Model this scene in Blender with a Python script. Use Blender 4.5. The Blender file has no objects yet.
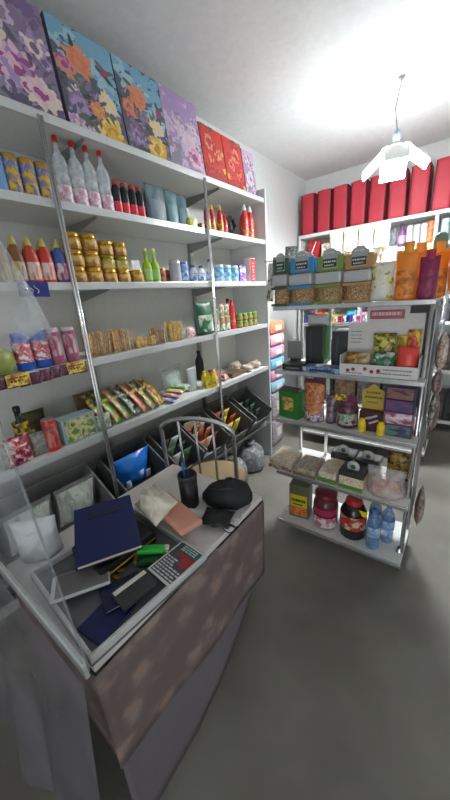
import bpy, bmesh, math, random
from mathutils import Vector, Matrix
PI = math.pi
scn = bpy.context.scene
C = scn.collection
rnd = random.Random(7)

# ------------------------------------------------------------------ camera
FPX = 311.1
ROT = ((0.79774961, 0.1329491, -0.58814973),
       (0.59899906, -0.28674667, 0.74764729),
       (-0.06925094, -0.94873647, -0.30838843))      # image right / down / forward -> world
CAMZ = 1.55
cd = bpy.data.cameras.new('camera'); cam = bpy.data.objects.new('camera', cd); C.objects.link(cam)
cd.sensor_fit = 'VERTICAL'; cd.sensor_height = 36.0; cd.sensor_width = 36.0
cd.lens = FPX / 800 * 36.0
cd.clip_start = 0.02
Rm = Matrix(ROT)
mw = Matrix.Identity(4)
for i in range(3):
    mw[i][0] = Rm[i][0]; mw[i][1] = -Rm[i][1]; mw[i][2] = -Rm[i][2]
mw[2][3] = CAMZ
cam.matrix_world = mw
scn.camera = cam

# ------------------------------------------------------------------ world, added fill light, exposure
w = bpy.data.worlds.new('world'); scn.world = w; w.use_nodes = True
w.node_tree.nodes['Background'].inputs[0].default_value = (0.80, 0.88, 1.0, 1)
w.node_tree.nodes['Background'].inputs[1].default_value = 0.25
scn.view_settings.view_transform = 'Standard'
scn.view_settings.look = 'None'
scn.view_settings.exposure = 0.22
scn.view_settings.gamma = 1.0
scn.view_settings.use_curve_mapping = False
LAMP_POWER = 150.0
FILL_POWER = 38.0
ld = bpy.data.lights.new('added_fill_light', 'AREA'); ld.shape = 'RECTANGLE'; ld.size = 1.5; ld.size_y = 2.1
ld.energy = FILL_POWER; ld.color = (0.9, 0.95, 1.0)
lo = bpy.data.objects.new('added_fill_light', ld); C.objects.link(lo)
lo.location = (0.75, -2.45, 1.1); lo.rotation_euler = (PI / 2, 0, 0)   # added fill light behind the camera, set in an assumed doorway


def ray(px, py):
    v = Vector((px - 225.0, py - 400.0, FPX))
    return Rm @ v

def atx(px, py, x=-1.5):
    r = ray(px, py); t = x / r[0]; return Vector((x, r[1] * t, CAMZ + r[2] * t))
def aty(px, py, y=1.66):
    r = ray(px, py); t = y / r[1]; return Vector((r[0] * t, y, CAMZ + r[2] * t))
def atz(px, py, z):
    r = ray(px, py); t = (z - CAMZ) / r[2]; return Vector((r[0] * t, r[1] * t, z))

# ------------------------------------------------------------------ materials
def lin(c):
    o = []
    for v in c:
        v = v / 255.0
        o.append(v / 12.92 if v <= 0.04045 else ((v + 0.055) / 1.055) ** 2.4)
    return (o[0], o[1], o[2], 1.0)
_M = {}
def mat(name, col, rough=0.5, metal=0.0, bump=0.0, bscale=60.0, coat=0.0):
    if name in _M: return _M[name]
    m = bpy.data.materials.new(name); m.use_nodes = True
    nt = m.node_tree; b = nt.nodes['Principled BSDF']
    tc = nt.nodes.new('ShaderNodeTexCoord'); n = nt.nodes.new('ShaderNodeTexNoise')
    n.inputs['Scale'].default_value = bscale; n.inputs['Detail'].default_value = 3
    nt.links.new(tc.outputs['Object'], n.inputs['Vector'])
    mx = nt.nodes.new('ShaderNodeMix'); mx.data_type = 'RGBA'
    l = lin(col)
    mx.inputs[6].default_value = tuple(v * 0.9 for v in l[:3]) + (1,)
    mx.inputs[7].default_value = tuple(min(1, v * 1.08) for v in l[:3]) + (1,)
    nt.links.new(n.outputs['Fac'], mx.inputs[0]); nt.links.new(mx.outputs[2], b.inputs['Base Color'])
    b.inputs['Roughness'].default_value = rough; b.inputs['Metallic'].default_value = metal
    if coat: b.inputs['Coat Weight'].default_value = coat
    if bump:
        bp = nt.nodes.new('ShaderNodeBump'); bp.inputs['Strength'].default_value = bump; bp.inputs['Distance'].default_value = 0.01
        nt.links.new(n.outputs['Fac'], bp.inputs['Height']); nt.links.new(bp.outputs['Normal'], b.inputs['Normal'])
    _M[name] = m; return m
def prt(name, cols, scale=30.0, rough=0.4, stretch=(1, 1, 1), detail=1.0, coat=0.0, offset=0.0, bump=0.0):
    """a printed surface: patches of the colours given"""
    if name in _M: return _M[name]
    m = bpy.data.materials.new(name); m.use_nodes = True
    nt = m.node_tree; b = nt.nodes['Principled BSDF']
    tc = nt.nodes.new('ShaderNodeTexCoord'); mp = nt.nodes.new('ShaderNodeMapping')
    mp.inputs['Scale'].default_value = stretch; mp.inputs['Location'].default_value = (offset, offset * .7, offset * .3)
    n = nt.nodes.new('ShaderNodeTexNoise'); n.inputs['Scale'].default_value = scale * 1.5; n.inputs['Detail'].default_value = detail * 2.5; n.inputs['Distortion'].default_value = 0.6
    cr = nt.nodes.new('ShaderNodeValToRGB'); cr.color_ramp.interpolation = 'LINEAR'
    k = len(cols)
    while len(cr.color_ramp.elements) < k: cr.color_ramp.elements.new(0.5)
    for i, e in enumerate(cr.color_ramp.elements):
        e.position = 0.0 if i == 0 else 0.33 + 0.34 * (i / max(1, k - 1)) - 0.34 / max(1, k - 1) * 0.5
    for i, e in enumerate(cr.color_ramp.elements): e.color = lin(cols[i])
    nt.links.new(tc.outputs['Object'], mp.inputs['Vector']); nt.links.new(mp.outputs['Vector'], n.inputs['Vector'])
    nt.links.new(n.outputs['Fac'], cr.inputs['Fac']); nt.links.new(cr.outputs['Color'], b.inputs['Base Color'])
    b.inputs['Roughness'].default_value = rough
    if coat: b.inputs['Coat Weight'].default_value = coat
    if bump:
        bp = nt.nodes.new('ShaderNodeBump'); bp.inputs['Strength'].default_value = bump; bp.inputs['Distance'].default_value = 0.01
        nt.links.new(n.outputs['Fac'], bp.inputs['Height']); nt.links.new(bp.outputs['Normal'], b.inputs['Normal'])
    _M[name] = m; return m
def film(name, col, cover=0.3, rough=0.2, streak=12.0):
    """clear or milky plastic film: part see-through, part glossy"""
    if name in _M: return _M[name]
    m = bpy.data.materials.new(name); m.use_nodes = True
    nt = m.node_tree; b = nt.nodes['Principled BSDF']; out = nt.nodes['Material Output']
    b.inputs['Base Color'].default_value = lin(col); b.inputs['Roughness'].default_value = rough
    tr = nt.nodes.new('ShaderNodeBsdfTransparent'); mx = nt.nodes.new('ShaderNodeMixShader')
    tc = nt.nodes.new('ShaderNodeTexCoord'); n = nt.nodes.new('ShaderNodeTexNoise'); n.inputs['Scale'].default_value = streak
    mr = nt.nodes.new('ShaderNodeMapRange'); mr.inputs[1].default_value = 0.3; mr.inputs[2].default_value = 0.7
    mr.inputs[3].default_value = cover * 0.5; mr.inputs[4].default_value = min(1, cover * 1.5)
    nt.links.new(tc.outputs['Object'], n.inputs['Vector']); nt.links.new(n.outputs['Fac'], mr.inputs[0])
    nt.links.new(mr.outputs[0], mx.inputs[0]); nt.links.new(tr.outputs[0], mx.inputs[1]); nt.links.new(b.outputs[0], mx.inputs[2])
    nt.links.new(mx.outputs[0], out.inputs['Surface'])
    _M[name] = m; return m
def glow(name, col, s):
    m = bpy.data.materials.new(name); m.use_nodes = True
    b = m.node_tree.nodes['Principled BSDF']; b.inputs['Base Color'].default_value = (1, 1, 1, 1)
    b.inputs['Emission Color'].default_value = col; b.inputs['Emission Strength'].default_value = s
    return m

WHITE = (228, 228, 224)
m_white = mat('white_paint', WHITE, 0.45)
m_offwhite = mat('off_white_card', (222, 218, 208), 0.6)
m_lip = mat('shelf_edge_grey', (214, 216, 216), 0.28, 0.35)
m_chrome = mat('chrome', (222, 222, 222), 0.25, 0.85)
m_steel = mat('grey_steel', (150, 150, 150), 0.4, 0.6)
m_black = mat('black_plastic', (22, 22, 24), 0.4)
m_dark = mat('dark_grey_plastic', (52, 53, 56), 0.5)
m_grey = mat('grey_board', (120, 120, 120), 0.6)
m_red = mat('red_plastic', (196, 30, 34), 0.35)
m_yel = mat('yellow_plastic', (240, 205, 30), 0.4)
m_gold = mat('gold_foil', (196, 150, 48), 0.3, 0.5, 0.15, 80)
m_navy = mat('navy_cover', (20, 30, 84), 0.5)
m_green = mat('green_plastic', (30, 120, 50), 0.4)
m_blue = mat('blue_plastic', (30, 90, 190), 0.35)
m_film = film('clear_film', (235, 238, 240), 0.12, 0.15, 25)
m_pet = film('clear_bottle_plastic', (225, 230, 235), 0.5, 0.1, 30)

# ------------------------------------------------------------------ mesh builder
class MB:
    def __init__(s): s.bm = bmesh.new(); s.ms = []
    def mi(s, m):
        if m is None: return 0
        if m not in s.ms: s.ms.append(m)
        return s.ms.index(m)
    def box(s, cx, cy, z0, w, d, h, bev=0.0, m=None, rot=None):
        r = bmesh.ops.create_cube(s.bm, size=1.0); vs = r['verts']
        M = Matrix.Translation((cx, cy, z0 + h / 2)) @ (rot.to_4x4() if rot else Matrix.Identity(4)) @ Matrix.Diagonal((w, d, h, 1))
        for v in vs: v.co = M @ v.co
        fs = set(f for v in vs for f in v.link_faces)
        i = s.mi(m)
        for f in fs: f.material_index = i
        if bev > 0:
            es = list(set(e for v in vs for e in v.link_edges))
            bmesh.ops.bevel(s.bm, geom=es, offset=min(bev, 0.45 * min(w, d, h)), segments=2, affect='EDGES', profile=0.6)
        return s
    def lathe(s, prof, seg=16, cx=0, cy=0, z0=0, m=None, sx=1.0, sy=1.0):
        i = s.mi(m); rings = []
        for r, z in prof:
            if r < 1e-6: rings.append([s.bm.verts.new((cx, cy, z0 + z))])
            else: rings.append([s.bm.verts.new((cx + math.cos(2 * PI * k / seg) * r * sx, cy + math.sin(2 * PI * k / seg) * r * sy, z0 + z)) for k in range(seg)])
        for a, b in zip(rings, rings[1:]):
            for k in range(seg):
                k2 = (k + 1) % seg
                if len(a) == 1 and len(b) == 1: continue
                if len(a) == 1: f = s.bm.faces.new((a[0], b[k2], b[k])) if len(set((a[0], b[k2], b[k]))) == 3 else None
                elif len(b) == 1: f = s.bm.faces.new((a[k], a[k2], b[0]))
                else: f = s.bm.faces.new((a[k], a[k2], b[k2], b[k]))
                if f: f.material_index = i; f.smooth = True
        return s
    def tube(s, pts, r, seg=8, m=None, closed=False):
        i = s.mi(m); pts = [Vector(p) for p in pts]; rings = []
        n = len(pts)
        for k, p in enumerate(pts):
            a = pts[k - 1] if (k > 0 or closed) else p
            b = pts[(k + 1) % n] if (k < n - 1 or closed) else p
            t = (b - a).normalized()
            u = t.cross(Vector((0, 0, 1)))
            if u.length < 1e-3: u = t.cross(Vector((1, 0, 0)))
            u.normalize(); v = t.cross(u)
            rings.append([s.bm.verts.new(p + (u * math.cos(2 * PI * j / seg) + v * math.sin(2 * PI * j / seg)) * r) for j in range(seg)])
        rr = list(zip(rings, rings[1:])) + ([(rings[-1], rings[0])] if closed else [])
        for a, b in rr:
            for j in range(seg):
                f = s.bm.faces.new((a[j], a[(j + 1) % seg], b[(j + 1) % seg], b[j])); f.material_index = i; f.smooth = True
        if not closed:
            s.bm.faces.new(rings[0]).material_index = i; s.bm.faces.new(rings[-1][::-1]).material_index = i
        return s
    def grid(s, fn, nu, nv, m=None, smooth=True):
        i = s.mi(m)
        V = [[s.bm.verts.new(fn(a / nu, b / nv)) for b in range(nv + 1)] for a in range(nu + 1)]
        for a in range(nu):
            for b in range(nv):
                f = s.bm.faces.new((V[a][b], V[a + 1][b], V[a + 1][b + 1], V[a][b + 1])); f.material_index = i; f.smooth = smooth
        return s
    def pillow(s, cx, cy, z0, w, d, h, m=None, seal=0.12, foot=0.0, wob=0.0, nu=8, nv=10, seed=1):
        """a filled bag standing up: closed shell, pinched at the top and sides"""
        i = s.mi(m); R = random.Random(seed)
        def fat(u, v):
            e = (1 - abs(2 * u - 1) ** 3.0)
            t = v
            g = min(1.0, (1 - t) / max(1e-3, 1 - (1 - seal))) if t > 1 - seal else 1.0
            b0 = 1.0 if foot else min(1.0, t / seal if t < seal else 1.0)
            prof = (math.sin(PI * (0.10 + 0.9 * t)) ** 0.5 if not foot else (1 - t) ** 0.55)
            return max(0.03, e * prof * (g if t > 1 - seal else 1) * b0)
        F = []; B = []
        for a in range(nu + 1):
            F.append([]); B.append([])
            for b in range(nv + 1):
                u, v = a / nu, b / nv
                k = fat(u, v) * d / 2
                x = cx + (u - .5) * w * (1 - 0.05 * math.sin(PI * v)); z = z0 + v * h
                j = R.uniform(-wob, wob) if 0 < a < nu and 0 < b < nv else 0
                F[a].append(s.bm.verts.new((x, cy - k + j, z)))
                edge = a in (0, nu) or b in (0, nv)
                B[a].append(s.bm.verts.new((x, cy + k + j * .5, z)))
        for G, fl in ((F, False), (B, True)):
            for a in range(nu):
                for b in range(nv):
                    q = (G[a][b], G[a + 1][b], G[a + 1][b + 1], G[a][b + 1])
                    f = s.bm.faces.new(q[::-1] if fl else q); f.material_index = i; f.smooth = True
        per = [(a, 0) for a in range(nu)] + [(nu, b) for b in range(nv)] + [(a, nv) for a in range(nu, 0, -1)] + [(0, b) for b in range(nv, 0, -1)]
        for k in range(len(per)):
            p, q = per[k], per[(k + 1) % len(per)]
            f = s.bm.faces.new((F[q[0]][q[1]], F[p[0]][p[1]], B[p[0]][p[1]], B[q[0]][q[1]])); f.material_index = i
        return s
    def poly(s, pts, th, m=None):
        """flat polygon in the XZ plane facing -Y, given thickness along +Y; pts (x, y, z)"""
        i = s.mi(m)
        a = [s.bm.verts.new(p) for p in pts]; b = [s.bm.verts.new((p[0], p[1] + th, p[2])) for p in pts]
        s.bm.faces.new(a).material_index = i; s.bm.faces.new(b[::-1]).material_index = i
        for k in range(len(a)):
            k2 = (k + 1) % len(a); s.bm.faces.new((a[k2], a[k], b[k], b[k2])).material_index = i
        return s
    def xf(s, M):
        for v in s.bm.verts: v.co = M @ v.co
        return s
    def build(s, name, m=None, parent=None, label=None):
        bmesh.ops.recalc_face_normals(s.bm, faces=s.bm.faces)
        me = bpy.data.meshes.new(name); s.bm.to_mesh(me); s.bm.free()
        for x in (s.ms if s.ms and s.ms != [None] else [m]): me.materials.append(x)
        o = bpy.data.objects.new(name, me); C.objects.link(o)
        if parent: o.parent = parent
        if label: o['label'] = label
        return o

def tag(o, label=None, cat=None, group=None, kind=None):
    if label: o['label'] = label
    if cat: o['category'] = cat
    if group: o['group'] = group
    if kind: o['kind'] = kind
    return o
def thing(name, label=None, cat=None, group=None, loc=(0, 0, 0), rot=(0, 0, 0)):
    o = bpy.data.objects.new(name, None); C.objects.link(o); o.empty_display_size = 0.05
    o.location = loc; o.rotation_euler = rot
    return tag(o, label, cat, group)
def dup(root, loc=None, rot=None, label=None, scale=None):
    def cp(o, par):
        c = o.copy(); C.objects.link(c)
        if par: c.parent = par
        for ch in o.children: cp(ch, c)
        return c
    r = cp(root, None)
    if loc is not None: r.location = loc
    if rot is not None: r.rotation_euler = rot
    if label: r['label'] = label
    if scale: r.scale = scale
    return r
ORD = ['second', 'third', 'fourth', 'fifth', 'sixth', 'seventh', 'eighth', 'ninth', 'tenth']
def ords(n):
    if n == 1: return ['']
    return ['leftmost'] + [ORD[k] + ' from the left' for k in range(n - 2)] + ['rightmost']
def row(root, spots, fmt, group=None, names=None):
    """root goes to the first spot, copies to the rest; spots: (loc, rot)"""
    ns = names or ords(len(spots)); out = []
    if group and len(spots) > 1: root['group'] = group
    for k, (l, r) in enumerate(spots):
        o = root if k == 0 else dup(root)
        o.location = l; o.rotation_euler = r; o['label'] = fmt.format(ns[k]); out.append(o)
    return out
def jit(a=0.12): return rnd.uniform(-a, a)

# ------------------------------------------------------------------ room
def struct(name, mb, m):
    o = mb.build(name, m); o['kind'] = 'structure'; return o
XL, XR, YB, YF, ZC = -1.80, 1.90, 4.20, -2.40, 2.85
def floor_mat():
    m = mat('concrete_floor', (122, 118, 110), 0.35, 0, 0.05, 3.0)
    nt = m.node_tree; b = nt.nodes['Principled BSDF']
    n = nt.nodes.new('ShaderNodeTexNoise'); n.inputs['Scale'].default_value = 1.6; n.inputs['Detail'].default_value = 6
    tc = nt.nodes.new('ShaderNodeTexCoord'); nt.links.new(tc.outputs['Object'], n.inputs['Vector'])
    cr = nt.nodes.new('ShaderNodeValToRGB')
    cr.color_ramp.elements[0].position = 0.35; cr.color_ramp.elements[0].color = lin((104, 100, 92))
    cr.color_ramp.elements[1].position = 0.68; cr.color_ramp.elements[1].color = lin((138, 134, 126))
    nt.links.new(n.outputs['Fac'], cr.inputs[0]); nt.links.new(cr.outputs[0], b.inputs['Base Color'])
    return m
struct('floor', MB().box((XL + XR) / 2, (YB + YF) / 2, -0.1, XR - XL, YB - YF, 0.1), floor_mat())
m_wall = mat('wall_paint', (226, 228, 226), 0.7, 0, 0.04, 40)
m_ceil = mat('ceiling_paint', (230, 232, 231), 0.8, 0, 0.03, 30)
struct('ceiling', MB().box((XL + XR) / 2, (YB + YF) / 2, ZC, XR - XL + .4, YB - YF + .4, 0.1), m_ceil)
struct('wall_left', MB().box(XL - .05, (YB + YF) / 2, 0, 0.1, YB - YF, ZC), m_wall)
struct('wall_right', MB().box(XR + .05, (YB + YF) / 2, 0, 0.1, YB - YF, ZC), m_wall)
struct('wall_back', MB().box((XL + XR) / 2, YB + .05, 0, XR - XL + .2, 0.1, ZC), m_wall)
mb = MB()
mb.box((XL + 0.0) / 2, YF - .05, 0, 0.0 - XL, 0.1, ZC); mb.box((1.5 + XR) / 2, YF - .05, 0, XR - 1.5, 0.1, ZC)
mb.box(0.75, YF - .05, 2.15, 1.5, 0.1, ZC - 2.15)  # unseen door opening, left here to let the added fill light in
struct('wall_front', mb, m_wall)

# ------------------------------------------------------------------ wall shelving on the left
SX = -1.42; SB = -1.775                 # front edge, back
Y0, Y1 = -0.35, 2.49
S1, S2, S3, S4, S5 = 2.285, 1.985, 1.665, 1.315, 0.93
unit = thing('shop_shelving', 'long white five-tier shop shelving along the wall behind the counter', 'shelving', loc=(-1.6, 1.05, 0))
U = Matrix.Translation((1.6, -1.05, 0))
for z in (S1, S2, S3, S4, S5):
    mb = MB(); mb.box((SX + SB) / 2, (Y0 + Y1) / 2, z - 0.022, SX - SB - .01, Y1 - Y0, 0.022)
    mb.xf(U); sh = mb.build('shelf', m_white, unit)
    mb = MB(); mb.box(SX - .004, (Y0 + Y1) / 2, z - 0.031, 0.012, Y1 - Y0, 0.034, 0.003); mb.xf(U); mb.build('shelf_lip', m_lip, sh)
MB().box((SX + SB) / 2, (Y0 + Y1) / 2, 0.36, SX - SB - .01, Y1 - Y0, 0.022).xf(U).build('shelf', m_steel, unit, 'low dark grey shelf under the crates')
MB().box(SB - .008, (Y0 + Y1) / 2, 0.0, 0.012, Y1 - Y0, S1).xf(U).build('back_panel', mat('back_panel_white', (214, 214, 208), 0.5), unit)
MB().box((SX + SB) / 2 - .005, Y1 + .012, 0, SX - SB + .03, 0.022, S1 + 0.07, 0.003).xf(U).build('end_panel', mat('end_panel_grey', (196, 197, 197), 0.45), unit)
POSTS = (-0.2, 0.775, 1.745)
for y in POSTS:
    mb = MB()
    mb.tube([(SX + .014, y - .0065, 0), (SX + .014, y - .0065, S1 - .02)], 0.0058); mb.tube([(SX + .014, y + .0065, 0), (SX + .014, y + .0065, S1 - .02)], 0.0058)
    mb.xf(U).build('post', m_chrome, unit)
    mb = MB(); mb.box(SB + .012, y + .20, 0.3, 0.02, 0.03, S1 - .32).xf(U).build('wall_upright', m_steel, unit)
    for z in (S1, S2, S3, S4):
        mb = MB()
        q = [(SB + .01, 0, z - .024), (SX - .03, 0, z - .024), (SX - .03, 0, z - .034), (SB + .01, 0, z - .085)]
        mb.poly([(p[0], y + .197, p[2]) for p in q], 0.006); mb.xf(U).build('bracket', m_steel, unit)

# ---- product builders; each is made facing -Y with its base at z = 0
def can(name, r, h, body, lab, lid, cat, band=(0.12, 0.88)):
    t = thing(name, None, cat)
    MB().lathe([(0, 0), (r * .9, 0), (r, .006), (r, h - .01), (r * .9, h)]).build('can_body', body, t)
    MB().lathe([(r * 1.015, h * band[0]), (r * 1.015, h * band[1])]).build('wrap_label', lab, t)
    MB().lathe([(r * .9, h - .001), (r * .92, h + .003), (r * .8, h + .003), (0, h + .001)]).build('lid', lid, t)
    return t
def bottle(name, r, h, body, lab, cap, cat, shoulder=0.62, neck=0.36, band=(0.15, 0.5), waist=0.0, caph=0.08, seg=16):
    t = thing(name, None, cat)
    rn = r * neck
    p = [(0, 0), (r * .85, 0), (r, h * .03)]
    if waist: p += [(r, h * .25), (r * (1 - waist), h * .42), (r, h * .55)]
    p += [(r, h * shoulder), (r * .86, h * (shoulder + .10)), (rn * 1.25, h * (shoulder + .20)), (rn, h * (shoulder + .25)), (rn, h * (1 - caph)), (0, h * (1 - caph))]
    p = [(a, min(b, h * (1 - caph))) for a, b in p]
    MB().lathe(p, seg).build('bottle_body', body, t)
    if lab: MB().lathe([(r * 1.02, h * band[0]), (r * 1.02, h * band[1])], seg).build('wrap_label', lab, t)
    MB().lathe([(rn * 1.15, h * (1 - caph) - .002), (rn * 1.2, h * (1 - caph * .5)), (rn * 1.05, h), (0, h)], 12).build('cap', cap, t)
    return t
def cone_bottle(name, r, h, body, lab, cap, cat):
    """squeezy sauce bottle: straight sides then a long tapering nozzle"""
    t = thing(name, None, cat)
    MB().lathe([(0, 0), (r * .9, 0), (r, h * .03), (r, h * .5), (r * .82, h * .68), (r * .5, h * .8), (r * .42, h * .82), (0, h * .82)], sy=.8).build('bottle_body', body, t)
    MB().lathe([(r * 1.03, h * .08), (r * 1.03, h * .46)], sy=.8).build('wrap_label', lab, t)
    MB().lathe([(r * .5, h * .81), (r * .42, h * .87), (r * .12, h), (0, h)], 10, sy=.9).build('cap', cap, t)
    return t
def jar(name, r, h, body, lab, lid, cat, lidh=0.2, band=(0.15, 0.62), oct_=False):
    t = thing(name, None, cat); seg = 8 if oct_ else 16
    MB().lathe([(0, 0), (r * .85, 0), (r, h * .06), (r, h * .66), (r * .84, h * (1 - lidh)), (0, h * (1 - lidh))], seg).build('jar_body', body, t)
    if lab: MB().lathe([(r * 1.02, h * band[0]), (r * 1.02, h * band[1])], seg).build('wrap_label', lab, t)
    MB().lathe([(r * .9, h * (1 - lidh) - .001), (r * .92, h * .97), (r * .86, h), (0, h)], 16).build('lid', lid, t)
    return t
def carton(name, w, d, h, body, face, cat, bev=0.003, inset=0.86, tab=None):
    t = thing(name, None, cat)
    MB().box(0, 0, 0, w, d, h, bev).build('carton_body', body, t)
    MB().box(0, -d / 2 - .0006, h * (1 - inset) / 2, w * inset, 0.0012, h * inset).build('front_panel', face, t)
    if tab: MB().box(0, 0, h - .002, w * .5, d * .6, 0.006, 0.002).build('top_flap', tab, t)
    return t
def pouch(name, w, h, d, body, face, cat, foot=1, head=None, seed=1):
    t = thing(name, None, cat)
    MB().pillow(0, 0, 0, w, d, h, None, 0.1, foot, d * .04, seed=seed).build('pouch_body', body, t)
    if face:
        mb = MB()
        def fn(u, v):
            x = (u - .5) * w * .8; z = h * (.1 + .5 * v)
            e = 1 - abs(2 * (x / w + .5) - 1) ** 3
            return (x, -(max(.03, e * (1 - (z / h)) ** .55) if foot else max(.03, e * math.sin(PI * (0.1 + .9 * z / h)) ** .5)) * d / 2 - d * .06 - .002, z)
        mb.grid(fn, 6, 6).build('printed_panel', face, t)
    if head: MB().box(0, 0, h * .93, w * .98, 0.004, h * .07, 0.001).build('top_seal', head, t)
    return t
def scribble(mb, x0, x1, z, y, hh, seed, m=None):
    """one unreadable line of small print"""
    R = random.Random(seed); x = x0
    while x < x1 - .004:
        l = R.uniform(.004, .012); l = min(l, x1 - x); mb.box(x + l / 2, y, z, l, .0008, hh, 0, m); x += l + R.uniform(.002, .004)

RL = PI / 2
def L(px, py, z, x=-1.5, j=0.1):           # place on a wall shelf
    return ((x, atx(px, py, x).y, z), (0, 0, RL + jit(j)))
def G(px, py, z, y=1.66, j=0.08):          # place on the island shelf
    return ((aty(px, py, y).x, y, z), (0, 0, jit(j)))

# ------------------------------------------------------------------ pictures on the top shelf
def painting(w, h, bgs, flowers, n, seed, rng=(0.0, 0.75), leaf=None, big=(), edge=None, slant=0.0):
    t = thing('canvas_painting', None, 'painting')
    MB().box(0, 0.012, 0, w, 0.022, h, 0.002).build('canvas', edge or m_offwhite, t)
    R = random.Random(seed); mb = MB()
    nb = len(bgs)
    mb.box(0, 0, 0.001, w - .002, 0.002, h - .002, 0, bgs[nb // 2])
    lay = [0]
    def stroke(x, z, rx, rz, a, col):
        lay[0] += 1; pts = []; ca, sa = math.cos(a), math.sin(a)
        for e in range(7):
            q = e * 2 * PI / 7; lx, lz = rx * math.cos(q) * R.uniform(.75, 1.2), rz * math.sin(q) * R.uniform(.75, 1.2)
            pts.append((max(-w / 2 + .001, min(w / 2 - .001, x + lx * ca - lz * sa)), -.0012 - lay[0] * 4e-6, max(.001, min(h - .001, z + lx * sa + lz * ca))))
        mb.poly(pts, 0.0003, col)
    for k in range(260):                   # brushed patches of the ground, from the bottom tone to the top tone
        u = R.random(); x = R.uniform(-.5, .5); q = bgs[min(nb - 1, int(nb * min(.999, max(0, u + slant * x + R.uniform(-.14, .14)))))]
        stroke(x * w, h * u, R.uniform(.02, .05), R.uniform(.008, .022), R.uniform(-.6, 1.2), q)
    todo = [(R.uniform(-.44, .44), R.uniform(*rng), R.uniform(.026, .045), R.choice(flowers)) for k in range(n)] + list(big)
    for x, z, rr, pal in todo:
        x *= w; z *= h
        if leaf:
            for q in range(4):
                a = R.uniform(0, 2 * PI); stroke(x + math.cos(a) * rr, z + math.sin(a) * rr, .035, .009, a + R.uniform(-.6, .6), R.choice(leaf))
        for ring, (sc, col) in enumerate(((1.0, pal[0]), (.8, pal[0]), (.6, pal[1]), (.4, pal[1]), (.22, pal[2]))):
            m_ = 12 - 2 * ring
            for p in range(m_):
                a = 2 * PI * (p + R.uniform(-.3, .3)) / m_; d = rr * sc * R.uniform(.45, .85)
                c_ = col if R.random() < .65 else R.choice(pal)
                stroke(x + math.cos(a) * d, z + math.sin(a) * d * .85, rr * .36 * (.5 + sc / 2), rr * .20, a + R.uniform(-.5, .5), c_)
    mb.build('painted_picture', None, t)
    return t
def pm(n, c): return mat('oil_' + n, c, 0.5)
lil = pm('lilac', (176, 150, 196)); lilp = pm('pale_lilac', (208, 186, 214)); vio = pm('violet', (128, 106, 146)); dkv = pm('dark_violet', (74, 60, 92))
crm = pm('cream', (232, 214, 200)); pnk = pm('pink', (214, 140, 176)); pnkp = pm('pale_pink', (232, 190, 210)); mag = pm('magenta', (168, 84, 140))
sky = pm('sky', (126, 178, 204)); skyp = pm('pale_sky', (166, 202, 214)); slate = pm('slate', (98, 104, 120)); dgr = pm('deep_green', (64, 84, 70))
org = pm('orange', (226, 128, 84)); yel = pm('yellow', (232, 182, 62)); yelp = pm('pale_yellow', (240, 214, 130)); rdp = pm('red', (206, 52, 44)); rdd = pm('deep_red', (168, 32, 34)); gld = pm('gold', (204, 150, 62)); gry = pm('mauve_grey', (150, 140, 158))
PX = -1.475; LEAN = -0.13
def pic(w, h, yc, t, label):
    t['label'] = label; t['group'] = 'flower paintings on the top shelf'
    t.location = (PX, yc, S1 + .004); t.rotation_euler = (LEAN, 0, RL)   # leans back towards the wall
slt = pm('salmon', (216, 148, 120)); wht = pm('soft_white', (222, 212, 206)); plum = pm('plum', (116, 98, 126)); mau = pm('mauve', (146, 126, 158)); grn = pm('moss', (104, 116, 92))
pic(.325, .415, .765, painting(.325, .415, [plum, slate, mau, gry, mau, vio], [(mau, pnkp, mag), (gry, lilp, vio), (lil, crm, mau)], 16, 3, (0, 1), [mau, plum, gry], [(-.28, .55, .085, (crm, wht, gry)), (.02, .35, .09, (pnkp, lil, mag)), (.25, .22, .075, (crm, pnkp, mag)), (-.1, .78, .08, (lilp, gry, crm)), (.3, .6, .06, (lil, crm, vio))], dkv), 'large purple flower painting, cut by the edge of the photo')
BF = [(mau, gry, vio), (plum, mau, lil), (slate, gry, mau), (lil, wht, mau)]
big1 = [(-.12, .70, .068, (slt, org, slt)), (.22, .13, .075, (yelp, yel, gld)), (.25, .42, .055, (wht, crm, yelp)), (-.36, .60, .05, (slt, pnk, mag)), (-.28, .28, .06, (mau, lil, plum)), (.02, .30, .045, (org, slt, yel)), (-.4, .08, .05, (pnkp, lil, crm)), (.30, .72, .022, (mag, rdp, mag))]
pic(.305, .415, 1.095, painting(.305, .415, [plum, slate, mau, slate, skyp, sky, sky], BF, 12, 5, (0, .55), [dgr, slate, grn], big1, dkv, .45), 'blue-sky painting of orange and yellow flowers beside the large purple one')
big2 = [(-.10, .66, .066, (slt, org, slt)), (.16, .15, .078, (yel, yelp, gld)), (.24, .40, .05, (wht, yelp, crm)), (-.34, .50, .05, (org, slt, mag)), (-.26, .20, .06, (mau, lil, plum)), (.36, .60, .022, (mag, rdp, mag))]
pic(.295, .415, 1.40, painting(.295, .415, [slate, plum, mau, slate, skyp, sky, sky], BF, 12, 9, (0, .5), [dgr, slate, grn], big2, dkv, .45), 'blue-sky painting of orange flowers standing next to the lilac canvas')
pic(.30, .415, 1.70, painting(.30, .415, [gry, gry, lil, lilp, lil, lil], [(lil, lilp, pnkp), (gry, lil, lilp)], 6, 12, (.1, .9), [gry, lil], [(.10, .42, .095, (lilp, wht, pnkp)), (.22, .25, .075, (pnkp, pnk, mag)), (-.1, .55, .05, (wht, lilp, crm)), (.3, .62, .04, (lilp, crm, lil))], dkv), 'lilac painting with a pale pink flower, no red in it')
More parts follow.
